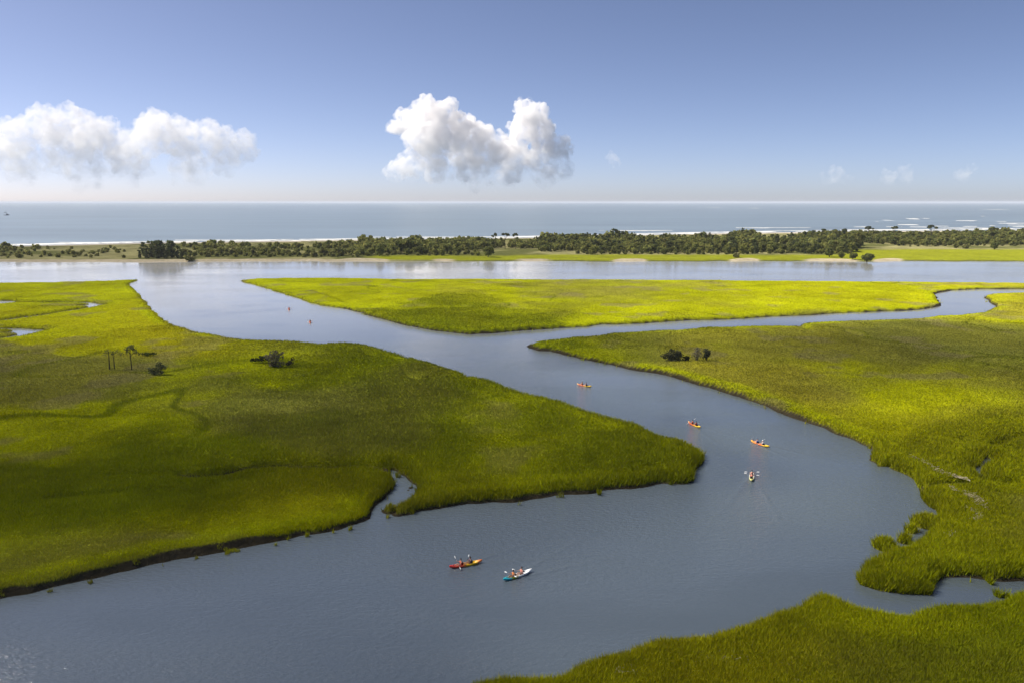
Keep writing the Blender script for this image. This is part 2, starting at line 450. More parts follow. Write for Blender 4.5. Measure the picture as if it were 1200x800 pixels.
def make_grass(n):
    fr = rng.random(n)
    py = 322.5 + (880 - 322.5) * fr**1.12
    t = TU[0] + (TU[-1] - TU[0]) * rng.random(n)
    t = np.where(rng.random(n) < .72, (rng.random(n) * 2 - 1) * .70, t)
    y = row_y(py); x = t * y
    fr = np.interp(py, PY, np.arange(nr)); fc = (t - TU[0]) / (TU[1] - TU[0])
    sd = grid_sample(SD, fr, fc); mud = grid_sample(MUD, fr, fc); dit = grid_sample(DITCH, fr, fc)
    stray = (sd > -1.3) & (mud > .2) & (vnoise(x / 1.1, y / 1.1, 12) > .87)
    ok = ((sd > -0.15 + mud * 1.3 + rng.random(n) * .3) | stray) & (rng.random(n) > sstep(.55, 1.0, dit))
    x, y, fr, fc, sd, mud, dit = (a[ok] for a in (x, y, fr, fc, sd, mud, dit)); n = len(x)
    z = np.maximum(grid_sample(GZ, fr, fc) - .06, 0.02)
    tall = grid_sample(TALL, fr, fc); c = grid_sample(PLANT, fr, fc)
    lod = np.maximum(1.0, y / 95.0)
    edge = 1 - sstep(0.5, 4.5, sd)
    clump = vnoise(x / .9, y / .9, 3) * .5 + vnoise(x / 2.6, y / 2.6, 4) * .5
    h = (0.24 + 0.20 * tall + 0.26 * edge * (1 - mud * .6)) * (0.8 + .4 * clump) * rng.uniform(.7, 1.25, n) * np.minimum(lod, 1.6)**.3
    h += 0.35 * (1 - sstep(.2, 1.6, sd)) * (1 - mud)
    h *= 1 - .35 * sstep(150, 380, y)
    w = rng.uniform(.028, .066, n) * lod
    az = rng.random(n) * 2 * np.pi
    ln = rng.uniform(.15, .75, n) * h * (1 + .6 * sstep(150, 300, y)); la = rng.random(n) * 2 * np.pi
    dx = np.cos(az) * w; dy = np.sin(az) * w
    b = np.stack([x, y, z], 1)
    V = np.empty((n, 3, 3))
    V[:, 0] = b + np.stack([dx, dy, 0*x], 1); V[:, 1] = b - np.stack([dx, dy, 0*x], 1)
    V[:, 2] = b + np.stack([np.cos(la)*ln + dx*.2, np.sin(la)*ln + dy*.2, h], 1)
    v = rng.uniform(.75, 1.3, n)[:, None]
    c = c * v * np.stack([rng.uniform(.9, 1.12, n), np.ones(n), np.ones(n)], 1)
    dry = rng.random(n) < .02 + .16 * grid_sample(BROWN, fr, fc)
    c[dry] = c[dry] * .5 + np.array((.17, .145, .06)) * .5
    Cc = np.repeat(c[:, None, :], 3, 1).reshape(-1, 3)
    return np_mesh("marsh_grass", V.reshape(-1, 3), np.arange(n * 3), 3, Cc)
grass = link_mesh("marsh_grass", make_grass(2300000), None, M_GRASS)
tag(grass, "fine yellow green cordgrass covering the salt marsh flats", "grass", kind="stuff")

# ------------------------------------------------------------------ barrier island ground
IY_NEAR = ([-900, 0, 300, 600, 900, 1200, 2100], [307.2, 306.9, 306.6, 306.3, 306.5, 306.6, 306.8])
IY_BACK = ([-900, 0, 130, 250, 330, 500, 620, 700, 820, 1000, 1200, 2100], [297, 288.6, 285.8, 284, 282.8, 280.3, 278.8, 277, 274.3, 271.3, 270.2, 269.0])
IY_DUNE = ([-900, 0, 130, 330, 500, 700, 820, 1000, 1200, 2100], [300, 291.2, 288.3, 286.0, 283.2, 280.0, 277.2, 274.6, 273.0, 272])
def px_of(X, Y): return 600 + F * X / (Y * math.cos(PITCH) + CAM_H * math.sin(PITCH))
PYI = np.concatenate([np.arange(266, 296, 0.3), np.arange(296, 309, 0.2)])
YI = row_y(PYI)
TI = np.arange(-0.95, 0.951, 3.0 / F)
IX = TI[None, :] * YI[:, None]; IYY = np.repeat(YI[:, None], len(TI), 1)
IP = px_of(IX, IYY)
near_y = row_y(np.interp(IP, *IY_NEAR)) + (fbm(IX, IYY * 0, 60, 4, 41) - .5) * 14 + (fbm(IX, IYY * 0, 14, 3, 47) - .5) * 9
back_y = row_y(np.interp(IP, *IY_BACK)) + (fbm(IX, IYY * 0, 120, 3, 43) - .5) * 20
dune_y = row_y(np.interp(IP, *IY_DUNE)) + (fbm(IX, IYY, 70, 3, 44) - .5) * 40
sn = IYY - near_y; sb = back_y - IYY
m1 = fbm(IX, IYY, 40, 4, 51); m2 = fbm(IX, IYY, 12, 3, 52)
MEADOW = sstep(960, 1000, IP) * (1 - sstep(105, 135, sn + (m1-.5)*50))
STRIP = sstep(420, 450, IP) * (1 - sstep(38, 62, sn + (m1-.5)*40))
GREEN = np.clip(MEADOW + STRIP, 0, 1)
SANDSPOT = np.zeros(IX.shape)
for (c, hw, k) in ((120, 330, .75), (425, 30, 1), (520, 14, .5), (738, 18, 1.2), (872, 16, 1.2), (975, 30, .9), (1040, 16, 1.1), (625, 20, .5), (-200, 120, .6)):
    SANDSPOT = np.maximum(SANDSPOT, k * np.exp(-((IP - c) / hw)**4))
edge_w = 3.0 + 15 * SANDSPOT * (0.5 + m1)
beach = sstep(-6, 6, IYY - dune_y)
iz = np.minimum(sstep(0, 1, sn / 7) * 1.0 + sstep(10, 60, sn) * .6, 3.0)
iz = iz + (m1 - .5) * 1.2 * sstep(60, 120, sn) * (1 - GREEN)
iz = iz + np.exp(-((IYY - dune_y + 25) / 18)**2) * (1.2 + 1.6 * m1)
iz = np.where(sb < 90, np.minimum(iz, np.maximum(sb, -30) * .03), iz)
iz = np.where(sn < 0, np.maximum(sn * .15, -1.0), iz)
SAND = np.array((0.50, 0.45, 0.37)); DUNE = np.array((0.245, 0.228, 0.10)); MEAD = np.array((0.215, 0.23, 0.014)); UNDER = np.array((0.075, 0.085, 0.02))
TAN = np.array((0.44, 0.375, 0.25))
ic = np.broadcast_to(DUNE, IX.shape + (3,)) * (0.65 + .7 * m2)[..., None]
ic = mix(ic, UNDER, sstep(.45, .6, m1) * .8 * (1 - beach))
ic = mix(ic, MEAD * (0.8 + .4 * m2)[..., None], GREEN)
ic = mix(ic, TAN * (0.8 + .4 * m2)[..., None], (1 - sstep(edge_w * .7, edge_w, sn)) * np.clip(SANDSPOT * 2, 0, 1))
ic = mix(ic, np.array((0.06, 0.055, 0.03)), (1 - sstep(1.0, 4.0, sn)) * (1 - np.clip(SANDSPOT * 2, 0, 1)))
ic = mix(ic, SAND * (0.9 + .2 * m2)[..., None], beach)
kp = (sn > -12) & (sb > -40)
fk = kp[:-1, :-1] & kp[1:, :-1] & kp[:-1, 1:] & kp[1:, 1:]
a, b = IX.shape
idx = np.arange(a * b).reshape(a, b)
quads = np.stack([idx[:-1, :-1][fk], idx[:-1, 1:][fk], idx[1:, 1:][fk], idx[1:, :-1][fk]], 1)[:, ::-1]
used = np.unique(quads); remap = np.full(a * b, -1); remap[used] = np.arange(len(used))
V = np.stack([IX.ravel(), IYY.ravel(), iz.ravel()], 1)[used]
me = np_mesh("island", V, remap[quads], 4, ic.reshape(-1, 3)[used], True)
isl = link_mesh("island_ground", me, None, M_LAND)
tag(isl, "low barrier island with sandy shore and white ocean beach", "island", kind="structure")
def island_z(x, y):
    t = x / y; py = float(y_row(y))
    r = int(np.clip(np.interp(py, PYI, np.arange(a)), 0, a - 1)); c = int(np.clip((t - TI[0]) / (TI[1] - TI[0]), 0, b - 1))
    return max(0.05, float(iz[r, c]))

# ------------------------------------------------------------------ water
def water_mat(name, base, rough, scale, strength, dist, sea=False):
    m, nt, o = new_mat(name)
    p = N(nt, "ShaderNodeBsdfPrincipled")
    p.inputs["IOR"].default_value = 1.333 if sea else 1.8
    geo = N(nt, "ShaderNodeNewGeometry")
    mp = N(nt, "ShaderNodeMapping"); mp.inputs["Scale"].default_value = (1, 1.6, 1) if not sea else (.35, 1.4, 1)
    mp.inputs["Rotation"].default_value = (0, 0, R(12))
    nt.links.new(geo.outputs["Position"], mp.inputs["Vector"])
    nz = N(nt, "ShaderNodeTexNoise"); nz.inputs["Scale"].default_value = scale
    nz.inputs["Detail"].default_value = 5; nz.inputs["Roughness"].default_value = .66
    nt.links.new(mp.outputs[0], nz.inputs["Vector"])
    big = N(nt, "ShaderNodeTexNoise"); big.inputs["Scale"].default_value = .016 if not sea else .004
    big.inputs["Detail"].default_value = 4
    mp2 = N(nt, "ShaderNodeMapping"); mp2.inputs["Scale"].default_value = (.55, 1.5, 1); mp2.inputs["Rotation"].default_value = (0, 0, R(-24))
    nt.links.new(geo.outputs["Position"], mp2.inputs["Vector"])
    nt.links.new(mp2.outputs[0], big.inputs["Vector"])
    mr = N(nt, "ShaderNodeMapRange"); mr.inputs["From Min"].default_value = .38; mr.inputs["From Max"].default_value = .62
    mr.inputs["To Min"].default_value = strength * .25; mr.inputs["To Max"].default_value = strength * 1.4
    nt.links.new(big.outputs[0], mr.inputs["Value"])
    bp = N(nt, "ShaderNodeBump"); bp.inputs["Distance"].default_value = dist
    height = nz.outputs[0]
    if not sea:                                          # sheltered, calmer lagoon far up; V-shaped wakes behind the kayaks
        sy = N(nt, "ShaderNodeSeparateXYZ"); nt.links.new(geo.outputs["Position"], sy.inputs[0])
        calm = N(nt, "ShaderNodeMapRange"); calm.inputs["From Min"].default_value = 85; calm.inputs["From Max"].default_value = 260
        calm.inputs["To Min"].default_value = 1.0; calm.inputs["To Max"].default_value = .16
        nt.links.new(sy.outputs["Y"], calm.inputs["Value"])
        ms = N(nt, "ShaderNodeMath", operation='MULTIPLY'); nt.links.new(mr.outputs[0], ms.inputs[0]); nt.links.new(calm.outputs[0], ms.inputs[1])
        nt.links.new(ms.outputs[0], bp.inputs["Strength"])
    else:
        nt.links.new(mr.outputs[0], bp.inputs["Strength"])
    nt.links.new(height, bp.inputs["Height"])
    nt.links.new(bp.outputs[0], p.inputs["Normal"])
    p.inputs["Roughness"].default_value = rough
    mx = N(nt, "ShaderNodeMix", data_type='RGBA')
    mx.inputs[6].default_value = (*[c * .6 for c in base], 1); mx.inputs[7].default_value = (*[c * 1.4 for c in base], 1)
    nt.links.new(big.outputs[0], mx.inputs[0])
    if sea:
        nt.links.new(mx.outputs[2], p.inputs["Base Color"])
    else:                                                # sky reflection on the far channel painted in: base colour pales with distance
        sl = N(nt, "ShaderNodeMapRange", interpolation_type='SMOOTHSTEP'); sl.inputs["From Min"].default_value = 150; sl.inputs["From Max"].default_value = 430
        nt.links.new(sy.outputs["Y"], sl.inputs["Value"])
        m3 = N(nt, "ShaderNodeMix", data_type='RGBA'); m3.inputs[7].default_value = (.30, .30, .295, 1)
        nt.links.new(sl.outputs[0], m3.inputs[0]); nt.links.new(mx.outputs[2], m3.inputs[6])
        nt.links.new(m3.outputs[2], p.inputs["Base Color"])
    nt.links.new(p.outputs[0], o.inputs[0])
    return m
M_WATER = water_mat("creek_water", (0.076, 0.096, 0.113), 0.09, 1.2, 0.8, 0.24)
M_SEA = water_mat("sea_water", (0.150, 0.195, 0.235), 0.38, 0.12, 0.6, 0.6, True)

def sheet(name, x0, x1, y0, y1, nx, ny, mat, z=0.0):
    xs = np.linspace(x0, x1, nx + 1); ys = np.linspace(y0, y1, ny + 1)
    X, Y = np.meshgrid(xs, ys)
    V = np.stack([X.ravel(), Y.ravel(), np.full(X.size, z)], 1)
    idx = np.arange(X.size).reshape(ny + 1, nx + 1)
    q = np.stack([idx[:-1, :-1].ravel(), idx[:-1, 1:].ravel(), idx[1:, 1:].ravel(), idx[1:, :-1].ravel()], 1)
    return link_mesh(name, np_mesh(name, V, q, 4), None, mat)
SPLIT = 700.0
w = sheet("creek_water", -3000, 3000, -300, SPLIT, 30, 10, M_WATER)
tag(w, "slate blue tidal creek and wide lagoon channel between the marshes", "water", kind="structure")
w = sheet("sea", -60000, 60000, SPLIT, 60000, 40, 40, M_SEA)
tag(w, "grey blue open ocean behind the barrier island", "sea", kind="structure")
bed = sheet("creek_bed", -3000, 3000, -300, 1400, 10, 10, plain("creek_mud", (0.05, 0.045, 0.035), .95, .2, .3, .1), -2.5)
tag(bed, "dark mud bed under the tidal creek", "creek bed", kind="structure")

# surf along the ocean beach and breakers on the bar to the right (stuff)
def surf():
    Vs, Fs = [], []
    def strip(px0, px1, py, thick, seed):
        n = max(8, int((px1 - px0) / 1.5)); base = len(Vs)
        for i in range(n + 1):
            t = i / n; px = px0 + (px1 - px0) * t
            pyy = py(px) if callable(py) else py
            taper = min(1, 4 * t, 4 * (1 - t))
            k = fbm(np.array([px * 1.0]), np.array([seed * 31.7]), 14, 3, seed)[0]
            wd = thick * taper * max(0.0, (k - .28) * 2.6)
            g = ground(px, pyy + (k - .5) * .5)
            d = g.y * g.y / (CAM_H * F) * wd
            for (yy, zz) in ((-d/2, .05), (-d*.2, .35), (d*.2, .45), (d/2, .05)):
                Vs.append((g.x, g.y + yy, zz if wd > .02 else .04))
        for i in range(n):
            for k in range(3):
                a0 = base + i * 4 + k
                Fs.append((a0, a0 + 4, a0 + 5, a0 + 1))
    bk = lambda off: (lambda px: float(np.interp(px, *IY_BACK)) - off)
    strip(-300, 1500, bk(.55), .55, 1); strip(-300, 700, bk(1.5), .3, 2); strip(500, 1500, bk(1.6), .75, 3)
    strip(20, 120, bk(1.1), 1.0, 4); strip(600, 760, bk(1.0), .9, 14)
    r = random.Random(5)
    for (x0, x1, y, t) in ((1066,1078,257.0,.5),(1052,1075,263.6,.9),(1120,1146,259.0,1.0),(1062,1075,256.5,.8),(1083,1087,256.4,.7),(1026,1031,260,.9),(1039,1042,258.5,.8),
        (1095,1112,265.5,.7),(1128,1146,265.8,.8),(1160,1180,260,.6),(1180,1200,264.2,.8),(1186,1240,266,.9),(1150,1158,253.8,.6),(1160,1170,245.7,.5),(1170,1215,262,.7),(992,1006,244.4,.6),
        (816,846,243.6,.35),(880,888,244.4,.5),(1055,1090,266.4,.8),(1160,1166,264.8,.6),(700,790,270.6,.3),(860,960,267.3,.35),(1000,1050,266.2,.5),(1100,1160,267.6,.6),(1150,1230,268.3,.6),
        (200,330,281.8,.25),(420,560,278.2,.25),(60,170,284.6,.3),(1230,1300,262,.9),(1210,1290,257,.7)):
        strip(x0, x1, y, t, r.randint(20, 900))
    me = np_mesh("surf", np.array(Vs), np.array(Fs), 4, None, True)
    return link_mesh("surf", me, None, plain("foam", (0.62, 0.62, 0.60), .8, .3, .1, .2))
tag(surf(), "white surf and breakers off the ocean beach", "surf", kind="stuff")

# ------------------------------------------------------------------ clouds
def ico(sub):
    bm = bmesh.new(); bmesh.ops.create_icosphere(bm, subdivisions=sub, radius=1)
    V = np.array([v.co[:] for v in bm.verts]); Fx = np.array([[v.index for v in f.verts] for f in bm.faces]); bm.free()
    return V, Fx
ICO = {k: ico(k) for k in (2, 3, 4)}

def cloud_mat(name, dens, z0, z1, thr=.0):
    """vapour: dense inside the billows, thinning out towards the base"""
    m, nt, o = new_mat(name)
    geo = N(nt, "ShaderNodeNewGeometry"); sp = N(nt, "ShaderNodeSeparateXYZ")
    nt.links.new(geo.outputs["Position"], sp.inputs[0])
    nz = N(nt, "ShaderNodeTexNoise"); nz.inputs["Scale"].default_value = .0028; nz.inputs["Detail"].default_value = 3
    nt.links.new(geo.outputs["Position"], nz.inputs["Vector"])
    ma = N(nt, "ShaderNodeMath", operation='MULTIPLY_ADD'); ma.inputs[1].default_value = (z1 - z0) * 1.6
    nt.links.new(nz.outputs[0], ma.inputs[0]); nt.links.new(sp.outputs["Z"], ma.inputs[2])
    mr = N(nt, "ShaderNodeMapRange", interpolation_type='SMOOTHSTEP')
    mr.inputs["From Min"].default_value = z0 + (z1-z0)*.8; mr.inputs["From Max"].default_value = z1 + (z1-z0)*.8
    mr.inputs["To Min"].default_value = 0; mr.inputs["To Max"].default_value = dens
    nt.links.new(ma.outputs[0], mr.inputs["Value"])
    pv = N(nt, "ShaderNodeVolumePrincipled"); pv.inputs["Color"].default_value = (.968, .958, .954, 1)
    er = N(nt, "ShaderNodeTexNoise"); er.inputs["Scale"].default_value = .0042; er.inputs["Detail"].default_value = 6; er.inputs["Roughness"].default_value = .6
    nt.links.new(geo.outputs["Position"], er.inputs["Vector"])
    e2 = N(nt, "ShaderNodeMapRange"); e2.inputs["From Min"].default_value = .41; e2.inputs["From Max"].default_value = .53; e2.inputs["To Max"].default_value = 1.6
    nt.links.new(er.outputs[0], e2.inputs["Value"])
    em = N(nt, "ShaderNodeMath", operation='MULTIPLY'); nt.links.new(mr.outputs[0], em.inputs[0]); nt.links.new(e2.outputs[0], em.inputs[1])
    nt.links.new(em.outputs[0], pv.inputs["Density"])
    nt.links.new(pv.outputs[0], o.inputs["Volume"])
    m.cycles.volume_step_rate = .12
    return m

CLD = 17000.0
def at_cloud(px, py, Y):
    """photo pixel -> point on the upright plane y = Y"""
    v = Vector(((px - 600) / F, 1.0, (400 - py) / F))
    v = Matrix.Rotation(-PITCH, 3, 'X') @ v
    k = Y / v.y
    return Vector((v.x * k, Y, CAM_H + v.z * k))

def cumulus(name, lobes, Y, mat, label, seed, depth=1.0, nsub=17):
    r = random.Random(seed)
    Vs, Fs, off = [], [], 0
    m = Y / F
    def put(c, rad, sub, sq=1.0):
        nonlocal off
        V, Fx = ICO[sub]
        sd = Vector((r.random()*100, r.random()*100, r.random()*100))
        D = np.array([1 + .34 * mnoise.fractal(Vector(v) * 1.6 + sd, 0.9, 2.1, 5) for v in V])
        P = V * D[:, None] * rad * np.array((1, 1, sq)) + np.array(c)
        Vs.append(P); Fs.append(Fx + off); off += len(V)
    for (px, py, rp) in lobes:
        c = at_cloud(px, py, Y); rad = rp * m
        c.y += r.uniform(-.5, .5) * rad * 2 * depth
        put(c, rad, 4 if rp > 12 else 3)
        for k in range(nsub):
            th = r.uniform(0, 2*math.pi); ph = r.uniform(-.35, 1.25)
            d = Vector((math.cos(th)*math.cos(ph), math.sin(th)*math.cos(ph), math.sin(ph)))
            rr = rad * r.uniform(.26, .48)
            put(c + d * rad * .92, rr, 3 if rp > 10 else 2)
            for q in range(3):
                th2 = th + r.uniform(-1, 1); ph2 = ph + r.uniform(-.8, .8)
                d2 = Vector((math.cos(th2)*math.cos(ph2), math.sin(th2)*math.cos(ph2), math.sin(ph2)))
                put(c + d * rad * .92 + d2 * rr * .95, rr * r.uniform(.3, .5), 2)
    V = np.concatenate(Vs); Fx = np.concatenate(Fs)
    tmp = link_mesh("raw", np_mesh("raw", V, Fx, 3, None, True), None, None)
    rm = tmp.modifiers.new("r", 'REMESH'); rm.mode = 'VOXEL'; rm.voxel_size = m * .8      # one closed skin round all billows
    me = bpy.data.meshes.new_from_object(tmp.evaluated_get(bpy.context.evaluated_depsgraph_get())); me.name = name
    raw = tmp.data; bpy.data.objects.remove(tmp); bpy.data.meshes.remove(raw)
    o = link_mesh(name, me, None, mat)
    tag(o, label, "cloud")
    return o
zc = lambda py: at_cloud(600, py, CLD).z
MC = cloud_mat("cumulus", .0058, zc(234), zc(116))
cumulus("cloud", [(500,140,19),(522,138,16),(478,146,16),(540,150,15),(462,150,8),(505,165,24),(550,178,26),(485,193,18),(464,203,12),(510,202,16),
  (568,158,10),(583,172,14),(574,184,18),(613,128,10),(620,136,15),(634,132,9),(612,155,16),(634,160,17),(652,180,16),(600,186,20),(628,190,16),(640,205,16),(660,198,12),(560,205,20),(590,208,18)],
  CLD, MC, "tall white cumulus cloud with twin towers standing alone over the sea", 3)
MC2 = cloud_mat("hazy_cumulus", .0018, zc(234), zc(120))
cumulus("cloud", [(10,180,20),(30,165,20),(52,142,16),(60,160,22),(85,138,14),(92,158,22),(75,185,22),(110,172,20),(128,158,15),(140,180,22),(170,150,14),(180,142,13),(192,165,22),(208,152,14),
  (225,172,20),(242,155,13),(258,168,18),(285,165,12),(290,180,14),(270,190,18),(160,195,22),(40,200,22),(110,205,22),(220,200,22),(-20,175,22),(-50,170,24)],
  CLD * 1.15, MC2, "long bank of pale hazy cumulus clouds low over the sea", 11)
MC3 = cloud_mat("faint_cumulus", .0008, zc(226), zc(196))
for lob, lb, sd in (([(968,209,8),(978,206,9),(990,211,7)], "faint small cloud wisp low over the breaking waves", 21),
                    ([(1045,208,9),(1058,202,8),(1062,210,7)], "faint round cloud puff between two smaller wisps over the sea", 22),
                    ([(1132,206,8),(1138,198,6)], "faint thin cloud puff nearest the dark right edge of sky", 23),
                    ([(718,186,7),(722,192,6)], "faint tiny cloud wisp beside the tall twin tower cloud", 24)):
    cumulus("cloud", lob, CLD, MC3, lb, sd, nsub=8)

cumulus("cloud", [(640,-32,11),(670,-36,13),(700,-33,14),(735,-38,15),(770,-34,14),(805,-38,14),(840,-34,12),(870,-36,10)], CLD, cloud_mat("added_high_cloud", .004, zc(0), zc(-10)),  # out of view, added so that its reflection pales the creek
  "small unseen cloud added above the view for its pale reflection in the creek", 31, nsub=6)
# the cloud overhead whose shade lies on the near marsh: flat base, domed top, thin at the rim
SHADE = [(0,340,1),(80,345,1),(150,370,1),(250,390,1),(100,400,1),(0,405,1),(60,425,.75),(200,412,.8),(320,400,.9),(380,410,.5),(450,415,.45),(0,450,.35),(100,450,.3),
 (250,450,.35),(60,478,.8),(130,470,.6),(0,490,.65),(200,490,.4),(350,470,.45),(500,470,.4),(600,490,.45),(700,510,.38),(780,540,.38),(100,520,.5),(0,560,.36),(150,560,.34),
 (300,550,.42),(400,520,.42),(500,540,.45),(600,560,.42),(0,650,.26),(150,640,.26),(250,620,.28),(400,600,.32),(450,590,.4),(520,580,.4),(300,330,1),(400,340,1),(600,340,1),
 (800,350,1),(1000,350,1),(480,360,.7),(520,373,.35),(600,380,.45),(430,360,.8),(560,358,1),(700,372,.85),(750,365,1),(900,362,1),(1000,360,1),(650,405,.2),(750,400,.1),(850,395,.1),(1000,390,.12),
 (1080,376,.9),(1150,365,1),(1200,372,1),(1200,350,1),(1100,388,.3),(1150,395,.3),(1200,400,.35),(900,420,.1),(1050,420,.06),(1200,425,.08),(1000,450,.15),(900,450,.28),(1150,460,.15),
 (1050,480,.85),(980,470,.6),(1100,495,.5),(1200,490,.35),(1000,510,.4),(1150,540,.12),(1100,580,.09),(1200,600,.09),(1100,640,.15),(1030,670,.15),(1200,650,.1),(1000,740,.10),
 (900,740,.16),(800,770,.16),(1150,760,.06),(700,790,.15),(546,660,.55),(606,674,.6),(890,520,.95),(880,560,.9),(700,600,.6),(810,497,.9),(684,451,.8),(500,700,.5),(750,690,.6),
 (-200,400,.9),(-200,560,.35),(-200,700,.3),(1400,380,.9),(1400,450,.3),(1400,600,.35),(1400,750,.1),(100,320,1),(600,320,1),(1100,320,1),(200,700,.3),(0,790,.06),(120,770,.08),(-150,800,.06),(60,740,.15),(300,780,.5),(600,780,.5)]
def shade_cloud():
    hc = 620.0; sig = .011
    shift = np.array((SUN_H.x, SUN_H.y)) * hc / math.tan(SUN_EL)
    xs = np.linspace(-420, 460, 150); ys = np.linspace(40, 520, 110)
    X, Y = np.meshgrid(xs, ys)
    T = field(SHADE, X, Y, 30)
    T = T**.43 * (.9 + .2 * fbm(X, Y, 30, 3, 77))
    fade = sstep(-420, -340, X) * (1 - sstep(380, 460, X)) * sstep(40, 60, Y) * (1 - sstep(480, 520, Y))
    t = np.maximum(0, -np.log(np.clip(T, .03, 1)) - .03) * math.sin(SUN_EL) / sig * fade
    ny, nx = X.shape
    Vs = []; top = np.zeros(X.shape, int); bot = np.zeros(X.shape, int)
    for i in range(ny):
        for j in range(nx):
            x, y = X[i, j] + shift[0], Y[i, j] + shift[1]
            bot[i, j] = len(Vs); Vs.append((x, y, hc))
            if t[i, j] > .3: top[i, j] = len(Vs); Vs.append((x, y, hc + t[i, j]))
            else: top[i, j] = bot[i, j]
    Fs = []
    for i in range(ny - 1):
        for j in range(nx - 1):
            cs = [(i, j), (i, j+1), (i+1, j+1), (i+1, j)]
            if any(top[c] != bot[c] for c in cs):
                Fs.append([top[c] for c in cs]); Fs.append([bot[c] for c in reversed(cs)])
    Fa = np.array(Fs); used = np.unique(Fa); rm = np.full(len(Vs), -1); rm[used] = np.arange(len(used))
    m, nt, o = new_mat("cloud_vapour")
    pv = N(nt, "ShaderNodeVolumePrincipled"); pv.inputs["Color"].default_value = (1, 1, 1, 1); pv.inputs["Density"].default_value = sig
    nt.links.new(pv.outputs[0], o.inputs["Volume"])
    ob = link_mesh("cloud", np_mesh("shade_cloud", np.array(Vs)[used], rm[Fa], 4, None, True), None, m)
    tag(ob, "broken flat cloud overhead that shades the near marsh", "cloud")
shade_cloud()

# ------------------------------------------------------------------ trees
def leaf_cards(clumps, n, size, seed, col, colvar=.25, up=.35):
    """crown: many small leaf sprays through the volume of the clumps (centre, radii)"""
    g = np.random.default_rng(seed)
    vol = np.array([r[0]*r[1]*r[2] for _, r in clumps])**.75; pick = g.choice(len(clumps), n, p=vol / vol.sum())
    C = np.array([c for c, _ in clumps])[pick]; Rr = np.array([r for _, r in clumps])[pick]
    d = g.normal(size=(n, 3)); d /= np.linalg.norm(d, axis=1)[:, None]
    k = g.random(n)**.45
    P = C + d * Rr * k[:, None]
    nrm = d + g.normal(size=(n, 3)) * .7 + np.array((0, 0, up)); nrm /= np.linalg.norm(nrm, axis=1)[:, None]
    a = np.cross(nrm, g.normal(size=(n, 3))); a /= np.linalg.norm(a, axis=1)[:, None] + 1e-9
    b = np.cross(nrm, a)
    s = size * g.uniform(.55, 1.3, n)[:, None]
    V = np.stack([P - a*s - b*s*.55, P + a*s*.3 - b*s*.8, P + a*s + b*s*.5, P - a*s*.35 + b*s*.85 + nrm*s*.3], 1).reshape(-1, 3)
    cl = np.array(col) * (1 + (g.random((len(clumps), 1)) - .5) * 2 * colvar)
    cl = cl[pick] * g.uniform(.75, 1.25, (n, 1)) * np.stack([g.uniform(.9, 1.15, n), np.ones(n), g.uniform(.8, 1.1, n)], 1)
    return V, np.arange(n * 4), np.repeat(cl, 4, 0)

def tube_mesh(name, paths):
    """tapered limbs: paths of (point, radius)"""
    bm = bmesh.new(); K = 6
    for path in paths:
        rings = []
        for i, (p, r) in enumerate(path):
            p = Vector(p)
            q = Vector(path[min(i+1, len(path)-1)][0]) - Vector(path[max(i-1, 0)][0])
            q.normalize(); u = q.orthogonal().normalized(); w = q.cross(u)
            rings.append([bm.verts.new(p + (u*math.cos(2*math.pi*k/K) + w*math.sin(2*math.pi*k/K)) * r) for k in range(K)])
        for A, B in zip(rings, rings[1:]):
            for k in range(K): bm.faces.new((A[k], A[(k+1) % K], B[(k+1) % K], B[k]))
        bm.faces.new(rings[-1]); bm.faces.new(list(reversed(rings[0])))
    bmesh.ops.recalc_face_normals(bm, faces=bm.faces)
    me = bpy.data.meshes.new(name); bm.to_mesh(me); bm.free()
    return me

def limbs(h, crown_pts, r0, seed, fork=.35):
    r = random.Random(seed)
    top = Vector((r.uniform(-.05, .05)*h, r.uniform(-.05, .05)*h, h*.8))
    trunk = [((0,0,-.3), r0*1.25), ((0,0,.1), r0*1.05), (top*fork, r0*.8), (top*.7, r0*.5), (tuple(top), r0*.2)]
    P = [trunk]
    for c in crown_pts:
        s = top * r.uniform(fork, .7); c = Vector(c)
        mid = s.lerp(c, .5) + Vector((0, 0, h*.03))
        P.append([(tuple(s), r0*.45), (tuple(mid), r0*.28), (tuple(c), r0*.1)])
    return P

